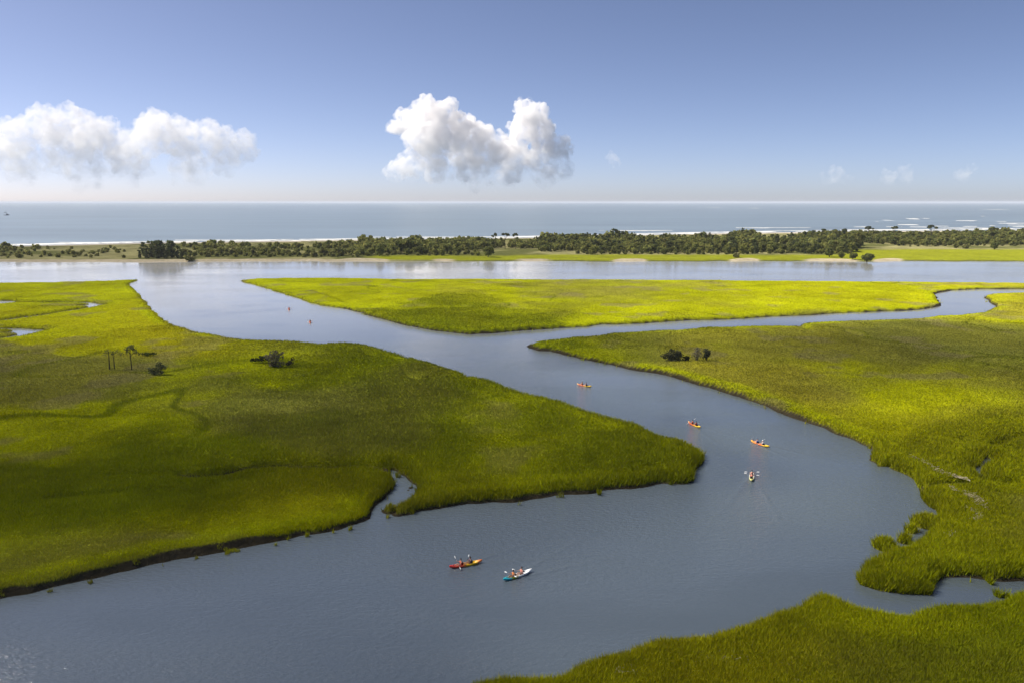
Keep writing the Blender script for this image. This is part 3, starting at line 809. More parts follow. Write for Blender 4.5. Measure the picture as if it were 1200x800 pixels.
TREES = {}
def make_variant(kind, k):
    """unit-built tree: crown arrays and a trunk mesh"""
    r = random.Random(hash((kind, k)) % 99991 if False else (sum(map(ord, kind)) * 31 + k * 7))
    if kind == "oak":
        h = 9; cl = []
        for i in range(9):
            an = r.uniform(0, 2*math.pi); d = r.uniform(.6, 3.0)
            cl.append(((math.cos(an)*d, math.sin(an)*d, r.uniform(3.8, 7.2) - d*.35), (r.uniform(1.4, 2.2), r.uniform(1.4, 2.2), r.uniform(1.1, 1.7))))
        cl.append(((0, 0, 2.6), (3.0, 3.0, 1.7)))
        V, Fx, C = leaf_cards(cl, 620, .62, 100 + k, (.165, .185, .060)); r0 = .28
    elif kind == "light_oak":
        h = 7; cl = []
        for i in range(8):
            an = r.uniform(0, 2*math.pi); d = r.uniform(.5, 2.4)
            cl.append(((math.cos(an)*d, math.sin(an)*d, r.uniform(2.6, 5.8) - d*.3), (r.uniform(1.1, 1.8), r.uniform(1.1, 1.8), r.uniform(.9, 1.4))))
        cl.append(((0, 0, 1.7), (2.3, 2.3, 1.5)))
        V, Fx, C = leaf_cards(cl, 520, .52, 200 + k, (.235, .245, .075)); r0 = .2
    elif kind == "pine":
        h = 13; cl = []
        for i in range(8):
            an = r.uniform(0, 2*math.pi); d = r.uniform(.4, 2.6); z = r.uniform(7.0, 12.2)
            cl.append(((math.cos(an)*d, math.sin(an)*d, z), (r.uniform(1.1, 1.9), r.uniform(1.1, 1.9), r.uniform(.6, 1.0))))
        cl += [((0, 0, 5.5), (2.2, 2.2, 1.8)), ((.8, 0, 3.4), (2.3, 2.3, 1.6)), ((-.6, .4, 1.6), (2.2, 2.2, 1.5))]
        V, Fx, C = leaf_cards(cl, 760, .55, 300 + k, (.105, .125, .058)); r0 = .25
    elif kind == "flat_pine":                               # bare stem with a flat umbrella crown
        h = 14; cl = []
        for i in range(9):
            an = r.uniform(0, 2*math.pi); d = r.uniform(.5, 4.0)
            cl.append(((math.cos(an)*d, math.sin(an)*d, 12.9 - d*d*.1 + r.uniform(-.5, .5)), (r.uniform(1.1, 1.7), r.uniform(1.1, 1.7), r.uniform(.5, .9))))
        V, Fx, C = leaf_cards(cl, 430, .5, 400 + k, (.11, .125, .062)); r0 = .3
    elif kind == "shrub":
        h = 3; cl = []
        for i in range(6):
            an = r.uniform(0, 2*math.pi); d = r.uniform(.2, 1.3)
            cl.append(((math.cos(an)*d, math.sin(an)*d, r.uniform(.9, 2.3) - d*.3), (r.uniform(.6, 1.1), r.uniform(.6, 1.1), r.uniform(.5, .9))))
        cl.append(((0, 0, .6), (1.4, 1.4, .7)))
        V, Fx, C = leaf_cards(cl, 300, .34, 500 + k, (.20, .205, .075)); r0 = .08
    crown = np_mesh(kind + "_crown", V, Fx, 4, C)
    pts = [c for c, _ in cl[:5]]
    trunk = tube_mesh(kind + "_trunk", limbs(h, pts, r0, k + 3))
    return dict(V=V, C=C, crown=crown, trunk=trunk, h=h)
for kd, nv in (("oak", 5), ("light_oak", 5), ("pine", 4), ("flat_pine", 3), ("shrub", 5)):
    TREES[kd] = [make_variant(kd, k) for k in range(nv)]

NAMES = dict(oak="oak_tree", light_oak="thicket_tree", pine="pine_tree", flat_pine="umbrella_pine", shrub="shrub")
def place_tree(kind, x, y, z, s, label, cat, group=None, mat=M_LEAF, bark=M_BARK, sx=1.0):
    v = random.choice(TREES[kind])
    root = empty(NAMES[kind], (x, y, z), random.uniform(0, 6.28))
    s *= random.uniform(.92, 1.08)
    root.scale = (s * sx, s * sx, s)
    tag(root, label, cat, group)
    t = link_mesh("trunk", v["trunk"], root, bark); c = link_mesh("crown", v["crown"], root, mat)
    return root

def isl_pt(px, py):
    g = ground(px, py, 1.5); return g.x, g.y, island_z(g.x, g.y) - .1

# named trees first
TAKEN = []
def named(kind, px, py, hpx, label, cat="tree", group=None, sx=1.0):
    x, y, z = isl_pt(px, py)
    m = math.hypot(y, CAM_H) / F * hpx
    TAKEN.append((x, y))
    return place_tree(kind, x, y, z, m / TREES[kind][0]["h"], label, cat, group, sx=sx)
named("flat_pine", 1017, 282, 17, "umbrella pine standing above the thicket, leftmost of the three behind the meadow")
named("flat_pine", 1048, 281.5, 16, "umbrella pine above the thicket, middle one of the three behind the meadow", sx=1.0)
named("flat_pine", 1091, 281, 15.5, "umbrella pine with the widest crown, rightmost of the three behind the meadow", sx=1.15)
named("flat_pine", 1162, 280, 13, "small umbrella pine crown poking out of the thicket above a lone meadow shrub")
named("flat_pine", 1202, 280, 12, "umbrella pine cut by the right border of the photo")
named("flat_pine", 686, 290, 17, "slim lone pine crown rising against the pale beach, right of the forked crowns", sx=.6)
named("flat_pine", 660, 290, 16, "small round pine crown against the beach just left of a slim pine", sx=.55)
named("flat_pine", 778, 290, 17, "dark pointed pine top rising over the middle wood", sx=.6)
named("flat_pine", 989, 282, 13, "flat dark pine crown left of the three umbrella pines", sx=.9)
for i, (px, sx) in enumerate(((580, .7), (592, .8), (604, .7))):
    named("flat_pine", px, 292, 18.5, "one of the forked dark pine crowns rising above the middle oak wood", "tree", "forked pine crowns over the oak wood", sx)
for px, py, h in ((164,302,10),(172,302.5,15),(178,301.5,21),(184,302.5,20),(190,301.5,20),(196,302.5,19),(202,301.5,20.5),(208,302.2,17),(213,302.8,13),(218,303,8),(169,300,16),(187,299.8,19),(199,299.6,19)):
    named("pine", px, py, h, "dark tall pine of the dense clump standing near the sandy bank", "tree", "dark pines of the clump by the sandy bank", 1.15)
named("oak", 1016, 305, 13.5, "round dark oak leaning over the sand spit at the meadow's water edge", sx=1.25)
named("oak", 999, 303.5, 10, "low oak beside the round oak on the sand spit", sx=1.1)
named("oak", 972, 301, 13, "dark rounded oak at the end of the woods by the meadow", sx=1.0)
named("light_oak", 986, 302, 9, "small pale bush between two dark oaks near the sand spit", "bush")
named("shrub", 863, 301.5, 6, "lone dark bush on the green shore strip before the woods", "bush", sx=1.2)
named("shrub", 1131, 291.5, 6.5, "dark shrub on the meadow beside a broader pale shrub", "bush", sx=1.3)
named("light_oak", 1120, 291, 8, "broad pale shrub at the meadow edge beside a darker one", "bush")
named("oak", 1165, 293, 10, "lone dark shrub on the green meadow under a small umbrella pine", "bush", sx=.9)
named("oak", 572, 301, 17, "dense round oak in front of the forked crowns", sx=1.0)
named("oak", 445, 300, 16, "dark round oak at the left end of the oak wood")
for px, h in ((470, 20), (480, 21), (492, 18)):
    named("oak", px, 297, h, "broad oak of the tallest dark oak dome in the wood", "tree", "oaks of the tallest dome")
named("shrub", 223, 304.5, 8, "grey leafless looking shrub on the sand beside the dark pine clump", "bush", sx=1.4)

# woods: (px0, px1, py0, py1, spacing, kinds, height range in m)
ZONES = [
 (-330, 150, 292.5, 303.8, 11, ("shrub", "shrub", "light_oak", "shrub"), (1.6, 4.6), "the bare left end of the island"),
 (220, 430, 290.5, 303.0, 7.5, ("light_oak", "light_oak", "shrub", "oak"), (2.8, 6.0), "the scrub right of the dark pine clump"),
 (428, 640, 287.5, 301.5, 7.0, ("oak", "light_oak", "oak", "light_oak"), (5.0, 9.0), "the oak wood left of forked crowns"),
 (636, 860, 284.5, 300.5, 7.2, ("oak", "light_oak", "oak", "light_oak", "pine"), (5.5, 9.2), "the middle wood behind the green shore"),
 (855, 1000, 280.5, 300.0, 7.2, ("oak", "oak", "light_oak", "pine"), (6.0, 10.0), "the dense wood ending at the meadow"),
 (985, 1560, 277.0, 290.5, 8.0, ("oak", "light_oak", "light_oak", "oak"), (5.0, 8.5), "the thicket behind the green meadow"),
]
LOOK = dict(oak="dark green rounded oak", light_oak="pale olive bushy tree", pine="dark narrow pine", shrub="low olive shrub")
cands = []
for (x0, x1, y0, y1, sp, kinds, hr, where) in ZONES:
    ya, yb = float(row_y(y1)), float(row_y(y0))
    yy = ya
    while yy < yb:
        m = yy / F
        xa, xb = (x0 - 600) * m, (x1 - 600) * m
        xx = xa
        while xx < xb:
            X = xx + random.uniform(-.5, .5) * sp; Y = yy + random.uniform(-.5, .5) * sp
            px = float(px_of(X, Y))
            den = float(fbm(np.array([X]), np.array([Y]), 40, 2, 61)[0])
            thr = .43 if "left end" in where else (.44 if "scrub" in where else .38)
            front = Y - ya < 18
            limit = float(np.interp(px, *IY_DUNE)) + 1.0
            if den > thr and y_row(Y) > limit and all((X-tx)**2 + (Y-ty)**2 > 16 for tx, ty in TAKEN):
                dark = float(fbm(np.array([X]), np.array([Y]), 55, 2, 88)[0])
                k = random.choice(kinds)
                if dark < .45 and k == "oak" and random.random() < .5: k = "light_oak"
                h = random.uniform(*hr) * (.45 + 1.1 * den) * (.8 if front else 1.0) * (1.3 if random.random() < .1 else 1)
                if front and random.random() < .35: k, h = "shrub", random.uniform(2.2, 3.8)
                cands.append((Y, X, k, h, where, front, px))
            xx += sp * random.uniform(.85, 1.15)
        yy += sp
cands.sort()
count = {}; rest = []; rank = 0
for (Y, X, k, h, where, front, px) in cands:
    lim = dict(oak=105, light_oak=105, pine=12, shrub=75)[k]
    inframe = -15 < px < 1215
    key = k
    behind_meadow = "thicket behind" in where
    quota = count.get((k, where), 0)
    if inframe and count.get(k, 0) < lim and quota < lim * (.34 if "scrub" not in where else .6):
        count[k] = count.get(k, 0) + 1; count[(k, where)] = quota + 1
        row = "fronting" if front else "inside"
        lb = f"{LOOK[k]} {row} {where}"
        place_tree(k, X, Y, island_z(X, Y) - .15, h / TREES[k][0]["h"], lb, "bush" if k == "shrub" else "tree", lb + ", all of them")
    else:
        rest.append((X, Y, k, h))
Vs, Cs = [], []
for (X, Y, k, h) in rest:
    v = random.choice(TREES[k]); s = h / v["h"]; an = random.uniform(0, 6.28)
    sel = np.sort(rng.permutation(len(v["V"]) // 4)[: len(v["V"]) // 8])
    q = v["V"].reshape(-1, 4, 3)[sel]; cc = v["C"].reshape(-1, 4, 3)[sel]
    ctr = q.mean(1, keepdims=True); q = (ctr + (q - ctr) * 1.35).reshape(-1, 3)
    rot = np.array(((math.cos(an), -math.sin(an), 0), (math.sin(an), math.cos(an), 0), (0, 0, 1)))
    Vs.append(q @ rot.T * s + np.array((X, Y, island_z(X, Y) - .15))); Cs.append(cc.reshape(-1, 3) * random.uniform(.8, 1.2))
V = np.concatenate(Vs)
far = link_mesh("island_woods", np_mesh("island_woods", V, np.arange(len(V)), 4, np.concatenate(Cs)), None, M_LEAF)
tag(far, "dense far woodland canopy covering the middle of the barrier island", "woods", kind="stuff")

# ------------------------------------------------------------------ lone trees and bushes out on the marsh
def bush_obj(name, px, py, clumps, n, size, col, label, cat, trunk_paths, seed, bark=M_BARK_DARK, crown_name="crown"):
    g = ground(px, py, 0.9)
    root = empty(name, (g.x, g.y, .75))
    tag(root, label, cat)
    V, Fx, C = leaf_cards(clumps, n, size, seed, col)
    link_mesh(crown_name, np_mesh(name + "_crown", V, Fx, 4, C), root, M_LEAF)
    link_mesh("trunk", tube_mesh(name + "_trunk", trunk_paths), root, bark)
    return root
DK = (.10, .10, .055); GREY = (.26, .235, .18)
stem = lambda h, r, bend=.1: [((0,0,-.6), r*1.2), ((bend*.3,0,h*.3), r), ((bend,0,h*.7), r*.8), ((bend*.6,0,h), r*.5)]
fan = lambda pts, r: [[((0,0,-.6), r), (tuple(Vector(p)*.45 + Vector((0,0,.1))), r*.6), (p, r*.2)] for p in pts]
bush_obj("bare_palm", 128.5, 432.5, [((0,0,4.8),(.9,.7,.8)), ((.9,.1,4.4),(.8,.6,.8)), ((-.8,0,4.5),(.7,.6,.7))], 120, .12, (.12,.13,.06),
         "thicker of two slim dark trunks with almost no crown on the marsh", "tree", [stem(5.0, .15, .1)], 901)
bush_obj("bare_palm", 134.5, 432, [((0,0,4.4),(.8,.6,.8)), ((1.0,.1,4.7),(.9,.6,.8)), ((2.0,0,4.3),(.7,.6,.6))], 130, .12, (.12,.13,.06),
         "thinner of two slim dark trunks with almost no crown on the marsh", "tree", [stem(4.6, .10, -.12)], 902)
bush_obj("pine_tree", 154.5, 433, [((0,0,6.0),(1.1,1.0,.6)), ((-.9,.2,5.5),(.9,.8,.6)), ((.9,0,5.6),(1.0,.8,.6)), ((.2,.3,6.5),(.8,.7,.4)), ((1.5,.1,4.9),(.7,.6,.5)), ((-1.0,.1,4.8),(.6,.5,.4)), ((2.1,0,4.4),(.5,.4,.4))], 420, .14, (.12,.13,.06),
         "small umbrella shaped pine on a thin bare stem beside two dark trunks", "tree", [stem(6.2, .13, -.1)] + fan([(.9,0,5.8),(-.8,.2,5.7),(1.8,0,4.8)], .09)[0:0] + [[((-.08,0,3.6),.07),((.8,0,4.6),.05),((1.5,.1,5.0),.03)], [((-.08,0,4.2),.07),((-.6,.1,5.2),.04),((-.8,.2,5.7),.02)]], 903)
bush_obj("bush", 185, 438, [((0,0,1.6),(1.3,1.2,.9)), ((1.2,.2,1.9),(1.1,1.0,.7)), ((-1.4,0,1.2),(1.1,1.0,.6)), ((.3,.2,2.7),(.9,.9,.6)), ((1.9,0,2.1),(.8,.7,.5)), ((-.4,0,.6),(2.2,1.4,.5)), ((-2.2,0,1.5),(.5,.4,.4))], 620, .2, (.125,.135,.065),
         "open dark bush on the marsh right of the small umbrella pine", "bush", fan([(1.2,.2,1.9),(-1.2,0,1.3),(.3,.2,2.5),(1.8,0,2.0)], .09), 904)
bush_obj("bush", 172, 416, [((0,0,.5),(2.4,1.6,.35)), ((1.5,0,.6),(1.4,1,.35))], 170, .22, (.07,.09,.02),
         "flat low dark green bush behind the open dark bush", "bush", fan([(1.2,0,.6),(-1,0,.5)], .05), 905)
bush_obj("live_oak", 321, 429.5, [((0,0,2.4),(1.7,1.5,1.4)), ((1.0,.2,3.6),(1.5,1.3,.8)), ((-1.2,0,3.0),(1.3,1.2,.9)), ((2.0,0,2.9),(.9,.9,.6)), ((.3,.2,4.3),(1.1,1.0,.5)), ((1.4,0,1.2),(1.6,1.3,1.0)), ((2.4,0,3.9),(.6,.5,.4)), ((-.3,0,1.1),(1.3,1.2,.9))], 640, .23, (.17,.155,.11),
         "dark spreading oak bush on the left marsh near the water, larger than its neighbours", "tree", fan([(1.0,.2,3.2),(-1.1,0,2.8),(1.9,0,2.6),(.3,0,3.8)], .16), 906)
bush_obj("bush", 307, 424.5, [((0,0,1.2),(1.3,1.2,.8)), ((-1.6,0,.9),(1.2,1.0,.6)), ((1.3,0,1.4),(1.0,.9,.8)), ((-2.6,0,.8),(.8,.7,.5))], 360, .22, (.036,.048,.02),
         "low dark green bush touching the left side of the spreading oak bush", "bush", fan([(1.0,0,1.2),(-1.4,0,.9)], .07), 907)
bush_obj("bush", 342, 428, [((.2,0,1.9),(.7,.6,.6)), ((-.4,0,1.0),(.9,.8,.6)), ((-1.2,0,.6),(.9,.8,.5))], 190, .2, (.05,.048,.028),
         "small thin grey brown bush on the right of the spreading oak bush", "bush", fan([(.2,0,1.8),(-.4,0,.9)], .06), 908)
bush_obj("cedar_tree", 788, 423, [((0,0,1.9),(1.6,1.4,1.2)), ((1.4,0,1.9),(1.3,1.2,1.1)), ((-1.7,0,1.7),(1.5,1.2,.9)), ((-.4,0,3.0),(1.3,1.2,.7)), ((1.5,.1,2.8),(1.0,.9,.7)), ((-2.8,0,1.7),(.9,.8,.6)), ((0,0,.8),(2.4,1.6,.7)), ((2.4,0,1.4),(.7,.7,1.0))], 760, .23, (.085,.09,.05),
         "dark dense cedar bush near the creek on the right marsh, left of the grey bush", "tree", fan([(1.4,0,1.8),(-1.6,0,1.6),(-.3,0,2.6)], .13), 909)
bush_obj("bush", 804, 423.5, [((0,0,1.0),(.9,.8,.8)), ((.5,0,1.3),(.6,.6,.5))], 170, .2, (.026,.032,.015),
         "little dark bush between the dense cedar bush and the grey bush", "bush", fan([(.3,0,1.1)], .06), 910)
bush_obj("dead_tree", 816.5, 422.5, [((0,0,2.7),(1.3,1.1,1.1)), ((-.7,0,1.6),(1.1,1.0,.9)), ((.6,0,1.6),(1.0,.9,1.0)), ((.2,0,3.5),(.8,.7,.5))], 260, .17, GREY,
         "grey half dead bush with bare twigs between two dark ones", "bush", fan([(-.9,0,2.6),(.7,0,3.2),(.1,.1,3.8),(-.4,0,3.3),(1.1,0,2.4),(-1.1,.1,1.9),(.5,.1,3.6),(-.1,0,4.0)], .08), 911, plain("grey_twigs", (.16,.145,.12), .9, 4, .2, .1))
bush_obj("cedar_tree", 827.5, 422.5, [((0,0,2.7),(1.0,.9,.9)), ((.4,0,2.0),(1.0,.9,.7)), ((-.3,0,1.4),(.9,.9,.8)), ((.7,0,2.6),(.6,.5,.4))], 330, .21, (.08,.09,.05),
         "round dark cedar bush on the right side of the grey bush", "tree", fan([(0,0,2.5),(.4,0,1.9)], .1), 912)

# pale lines of dead reed left by the tide (stuff)
def wrack():
    V, n = [], 0
    g = random.Random(9)
    lines = [([(1067,534),(1082,539),(1095,549),(1112,555),(1134,561)], 230, .6), ([(1115,569),(1120,574)], 40, .4), ([(1133,577),(1146,585),(1153,594)], 160, .75), ([(1136,594),(1148,604),(1143,609)], 110, .45),
             ([(722,784),(745,783)], 40, .8), ([(815,770),(850,769),(880,770)], 45, .7), ([(925,780),(935,795)], 50, 1.2), ([(1110,626),(1120,624)], 30, .3)]
    for pts, cnt, wd in lines:
        P = [ground(*p, 1.3) for p in pts]
        for _ in range(cnt):
            k = g.randrange(len(P) - 1); c = P[k].lerp(P[k+1], g.random()) + Vector((g.gauss(0, wd*.5), g.gauss(0, wd*.7), 0))
            an = g.uniform(0, 3.14); L = g.uniform(.15, .5); w_ = g.uniform(.03, .07)
            d = Vector((math.cos(an), math.sin(an), g.uniform(-.1, .1))) * L; s = Vector((-math.sin(an), math.cos(an), 0)) * w_
            z = Vector((0, 0, float(1.25 + g.uniform(0, .2))))
            c = Vector((c.x, c.y, 0)) + z
            up = Vector((0, 0, .04))
            V += [c - d - s, c + d - s, c + d + s, c - d + s]
    me = np_mesh("wrack", np.array([v[:] for v in V]), np.arange(len(V)), 4)
    return link_mesh("reed_wrack", me, None, plain("dead_reed", (.36, .31, .21), .9, 2, .25, .1))
tag(wrack(), "pale dead reeds washed up in lines on the marsh", "reeds", kind="stuff")

# ------------------------------------------------------------------ kayaks
KL = 4.3
def hull_mesh():
    """sit-on-top tandem hull: rockered ends, flat tumblehome sides, sunken deck wells"""
    bm = bmesh.new(); NS = 33; rings = []
    for i in range(NS):
        t = i / (NS - 1) * 2 - 1                      # -1 stern .. 1 bow
        x = t * KL / 2
        w = .40 * (1 - abs(t)**2.6)**.75 if abs(t) < 1 else 0
        w = max(w, .012)
        keel = -.10 + .22 * abs(t)**3.2
        gun = .19 + .15 * abs(t)**2.4
        well = float(sstep(.74, .58, abs(t))) if False else (1 if abs(t) < .58 else max(0, 1 - (abs(t) - .58) / .12))
        crown = gun + .05 * (1 - well) * (w / .4)
        floor = gun + .03 - .19 * well
        half = [(0, keel), (w*.55, keel + .015), (w*.92, keel + .10), (w, gun - .05), (w*.97, gun), (w*.86, gun + .025),
                (w*.74, gun + .02 if well == 0 else gun - .02*well), (w*.66, floor + .02), (0, floor if well > 0 else crown + .02)]
        pts = [(x, y, z) for y, z in half] + [(x, -y, z) for y, z in reversed(half[1:-1])]
        rings.append([bm.verts.new(p) for p in pts])
    K = len(rings[0])
    for A, B in zip(rings, rings[1:]):
        for k in range(K): bm.faces.new((A[k], A[(k+1) % K], B[(k+1) % K], B[k]))
    bm.faces.new(rings[0]); bm.faces.new(list(reversed(rings[-1])))
    bmesh.ops.recalc_face_normals(bm, faces=bm.faces)
    for f in bm.faces: f.smooth = True
    me = bpy.data.meshes.new("kayak_hull"); bm.to_mesh(me); bm.free()
    return me
HULL = hull_mesh()

def box_bm(bm, c, s, bev=.02, rot=None):
    r = bmesh.ops.create_cube(bm, size=1)
    vs = r["verts"]
    for v in vs: v.co = Vector((v.co.x*s[0], v.co.y*s[1], v.co.z*s[2]))
    if bev: 
        es = list({e for v in vs for e in v.link_edges})
        rr = bmesh.ops.bevel(bm, geom=es, offset=bev, segments=2, affect='EDGES'); vs = list({v for f in rr["faces"] for v in f.verts} | {v for v in vs if v.is_valid})
    for v in vs:
        if rot is not None: v.co = rot @ v.co
        v.co += Vector(c)
def bm_mesh(name, bm):
    me = bpy.data.meshes.new(name); bm.to_mesh(me); bm.free(); return me
bm = bmesh.new(); box_bm(bm, (.05, 0, .075), (.36, .42, .06), .025); SEAT = bm_mesh("kayak_seat", bm)
bm = bmesh.new(); box_bm(bm, (-.20, 0, .27), (.05, .42, .36), .022, Matrix.Rotation(-.18, 3, 'Y')); SEAT_BACK = bm_mesh("kayak_seat_back", bm)
HANDLE = tube_mesh("kayak_handle", [[((-.07,0,0),.012),((-.05,0,.05),.012),((.05,0,.05),.012),((.07,0,0),.012)]])
bm = bmesh.new(); bmesh.ops.create_cone(bm, cap_ends=True, segments=20, radius1=.11, radius2=.10, depth=.03); HATCH = bm_mesh("kayak_hatch", bm)

def hull_mat(name, stops):
    """moulded plastic whose colour blends from stern to bow"""
    m, nt, o = new_mat(name)
    p = N(nt, "ShaderNodeBsdfPrincipled"); p.inputs["Roughness"].default_value = .38
    tc = N(nt, "ShaderNodeTexCoord"); sp = N(nt, "ShaderNodeSeparateXYZ"); nt.links.new(tc.outputs["Object"], sp.inputs[0])
    nz = N(nt, "ShaderNodeTexNoise"); nz.inputs["Scale"].default_value = 1.7; nt.links.new(tc.outputs["Object"], nz.inputs["Vector"])
    ad = N(nt, "ShaderNodeMath", operation='MULTIPLY_ADD'); ad.inputs[1].default_value = .5
    nt.links.new(nz.outputs[0], ad.inputs[0]); nt.links.new(sp.outputs["X"], ad.inputs[2])
    mr = N(nt, "ShaderNodeMapRange"); mr.inputs["From Min"].default_value = -KL/2 + .25; mr.inputs["From Max"].default_value = KL/2 + .25
    nt.links.new(ad.outputs[0], mr.inputs["Value"])
    cr = N(nt, "ShaderNodeValToRGB"); el = cr.color_ramp.elements
    while len(el) < len(stops): el.new(.5)
    for e, (pos, c) in zip(el, stops): e.position = pos; e.color = (*c, 1)
    nt.links.new(mr.outputs[0], cr.inputs[0]); nt.links.new(cr.outputs[0], p.inputs["Base Color"])
    nt.links.new(p.outputs[0], o.inputs[0])
    return m
RED = (.62, .02, .02); ORANGE = (.80, .16, .02); YEL = (.82, .50, .02); TEAL = (.02, .48, .58); LIME = (.42, .44, .03); WHITE = (.80, .82, .82); PALEY = (.75, .72, .20)
HM = dict(
 sunrise=hull_mat("hull_red_to_yellow", [(0, ORANGE), (.12, (.78,.30,.10)), (.22, YEL), (.48, YEL), (.60, (.75,.10,.03)), (1, RED)]),
 surf=hull_mat("hull_teal_white", [(0, WHITE), (.52, WHITE), (.60, LIME), (.72, LIME), (.78, TEAL), (1, TEAL)]),
 lemon=hull_mat("hull_lemon", [(0, (.80,.76,.25)), (.25, (.80,.77,.35)), (.5, (.80,.80,.70)), (1, (.80,.80,.74))]),
 flame=hull_mat("hull_orange_yellow", [(0, YEL), (.25, YEL), (.42, ORANGE), (.7, (.80,.22,.03)), (1, (.85,.42,.05))]),
 tango=hull_mat("hull_yellow_orange_red", [(0, YEL), (.35, YEL), (.55, ORANGE), (.8, (.75,.12,.03)), (1, (.82,.55,.25))]),
 coral=hull_mat("hull_coral", [(0, (.80,.20,.10)), (1, (.82,.30,.16))]),
)
M_BLACK = plain("black_foam", (.03, .03, .035), .8, 10, .2, .2)
M_WHITEBLADE = plain("white_blade", (.85, .86, .86), .35, 5, .04, .4)
M_SHAFT = plain("dark_shaft", (.12, .12, .13), .4, 5, .1, .4)
M_EYE = plain("dark_eye", (.02, .015, .012), .3, 5, .1)

# ------------------------------------------------------------------ people (seated paddlers, one continuous body each)
def person_body(reach, roll):
    """x forward, seat at z = 0; hands meet a paddle shaft rolled by `roll` about x at (reach,0,.42)"""
    hs = .33
    cy, sy = math.cos(roll), math.sin(roll)
    HL = Vector((reach, hs*cy, .42 + hs*sy)); HR = Vector((reach, -hs*cy, .42 - hs*sy))
    verts, edges, rad = [], [], []
    def add(p, r, par=None):
        verts.append(Vector(p)); rad.append(r if isinstance(r, tuple) else (r, r))
        if par is not None: edges.append((par, len(verts) - 1))
        return len(verts) - 1
    pel = add((0, 0, .10), (.15, .12))
    sp1 = add((-.02, 0, .27), (.14, .105), pel); ch = add((0, 0, .44), (.165, .115), sp1)
    ns = add((.01, 0, .56), (.10, .075), ch); nk = add((.03, 0, .64), (.052, .052), ns)
    h1 = add((.05, 0, .73), (.075, .08), nk); h2 = add((.045, 0, .81), (.078, .092), h1); h3 = add((.03, 0, .88), (.055, .065), h2)
    for s, H in ((1, HL), (-1, HR)):
        sh = add((.0, s*.17, .52), .058, ns)
        el = sh; E = Vector((.14, s*.30, .33)).lerp(H, .18)
        el = add(E, .042, sh); wr = add(E.lerp(H, .82), .030, el)
        palm = add(H - Vector((.03, 0, -.01)), (.036, .022), wr)
        side = Vector((0, cy, sy)) * s
        for k, (ofs, L) in enumerate(((.034, .062), (.012, .070), (-.010, .066), (-.030, .052))):
            a0 = add(H + side*ofs + Vector((.02, 0, .022)), .0095, palm)
            b0 = add(H + side*ofs + Vector((.02 + L*.35, 0, .0)), .009, a0)
            add(H + side*ofs + Vector((.012, 0, -.028)), .008, b0)
        t0 = add(H - side*.038 + Vector((-.012, 0, .0)), .011, palm); add(H - side*.030 + Vector((.014, 0, -.024)), .0095, t0)
        hp = add((.05, s*.10, .08), .092, pel)
        kn = add((.44, s*.16, .21), .066, hp); an = add((.80, s*.13, .03), .042, kn)
        ft = add((.86, s*.13, .03), .038, an); add((.87, s*.14, .15), .028, ft)
    me = bpy.data.meshes.new("person_sk"); me.from_pydata([v[:] for v in verts], edges, []); me.update()
    ob = bpy.data.objects.new("person_sk", me); COL.objects.link(ob)
    sk = ob.modifiers.new("skin", 'SKIN'); sk.use_smooth_shade = True
    for i, r in enumerate(rad):
        me.skin_vertices[0].data[i].radius = r
        me.skin_vertices[0].data[i].use_root = (i == 0)
    ss = ob.modifiers.new("sub", 'SUBSURF'); ss.levels = 1; ss.render_levels = 1
    dg = bpy.context.evaluated_depsgraph_get()
    res = bpy.data.meshes.new_from_object(ob.evaluated_get(dg)); res.name = "person_body"
    bpy.data.objects.remove(ob)
    # the face: nose, brow, ears and chin shaped in the same surface
    bm = bmesh.new(); bm.from_mesh(res)
    for c, r_, s_ in (((.135, 0, .775), .02, (1.0, .8, 1.5)), ((.03, .085, .78), .022, (.8, .4, 1.3)), ((.03, -.085, .78), .022, (.8, .4, 1.3)), ((.118, 0, .715), .026, (.7, 1.3, .5))):
        q = bmesh.ops.create_uvsphere(bm, u_segments=8, v_segments=6, radius=r_)
        for v in q["verts"]: v.co = Vector((v.co.x*s_[0], v.co.y*s_[1], v.co.z*s_[2])) + Vector(c)
    for f in bm.faces: f.smooth = True
    bm.to_mesh(res); bm.free()
    return res

def ell_mesh(name, parts, seg=14):
    bm = bmesh.new()
    for c, s in parts:
        q = bmesh.ops.create_uvsphere(bm, u_segments=seg, v_segments=10, radius=1)
        for v in q["verts"]: v.co = Vector((v.co.x*s[0], v.co.y*s[1], v.co.z*s[2])) + Vector(c)
    for f in bm.faces: f.smooth = True
    return bm_mesh(name, bm)
def shell(name, rings, K=18):
    bm = bmesh.new(); RR = []
    for (cx, z, rx, ry) in rings:
        RR.append([bm.verts.new((cx + rx*math.cos(2*math.pi*k/K), ry*math.sin(2*math.pi*k/K), z)) for k in range(K)])
    for A, B in zip(RR, RR[1:]):
        for k in range(K): bm.faces.new((A[k], A[(k+1) % K], B[(k+1) % K], B[k])).smooth = True
    return bm_mesh(name, bm)
VEST = shell("life_vest", [(-.02,.17,.13,.165),(-.01,.15,.165,.195),(-.005,.30,.165,.195),(.0,.44,.165,.20),(.005,.53,.125,.155),(.01,.57,.085,.105),(.01,.565,.075,.09)])
SHORTS = shell("shorts", [(0,.17,.15,.165),(.01,.10,.165,.185),(.02,.0,.16,.185),(.02,-.03,.10,.12)])
HAIR = ell_mesh("hair", [((.018,0,.835),(.098,.092,.085)), ((-.03,0,.78),(.06,.078,.085))])
CAP = ell_mesh("cap", [((.02,0,.86),(.104,.096,.062)), ((.12,0,.85),(.075,.07,.012))])
EYES = ell_mesh("eyes", [((.118,.032,.79),(.010,.012,.008)), ((.118,-.032,.79),(.010,.012,.008))], 8)
PADDLE_SHAFT = tube_mesh("paddle_shaft", [[((0,-.72,0),.016),((0,0,0),.016),((0,.72,0),.016)]])
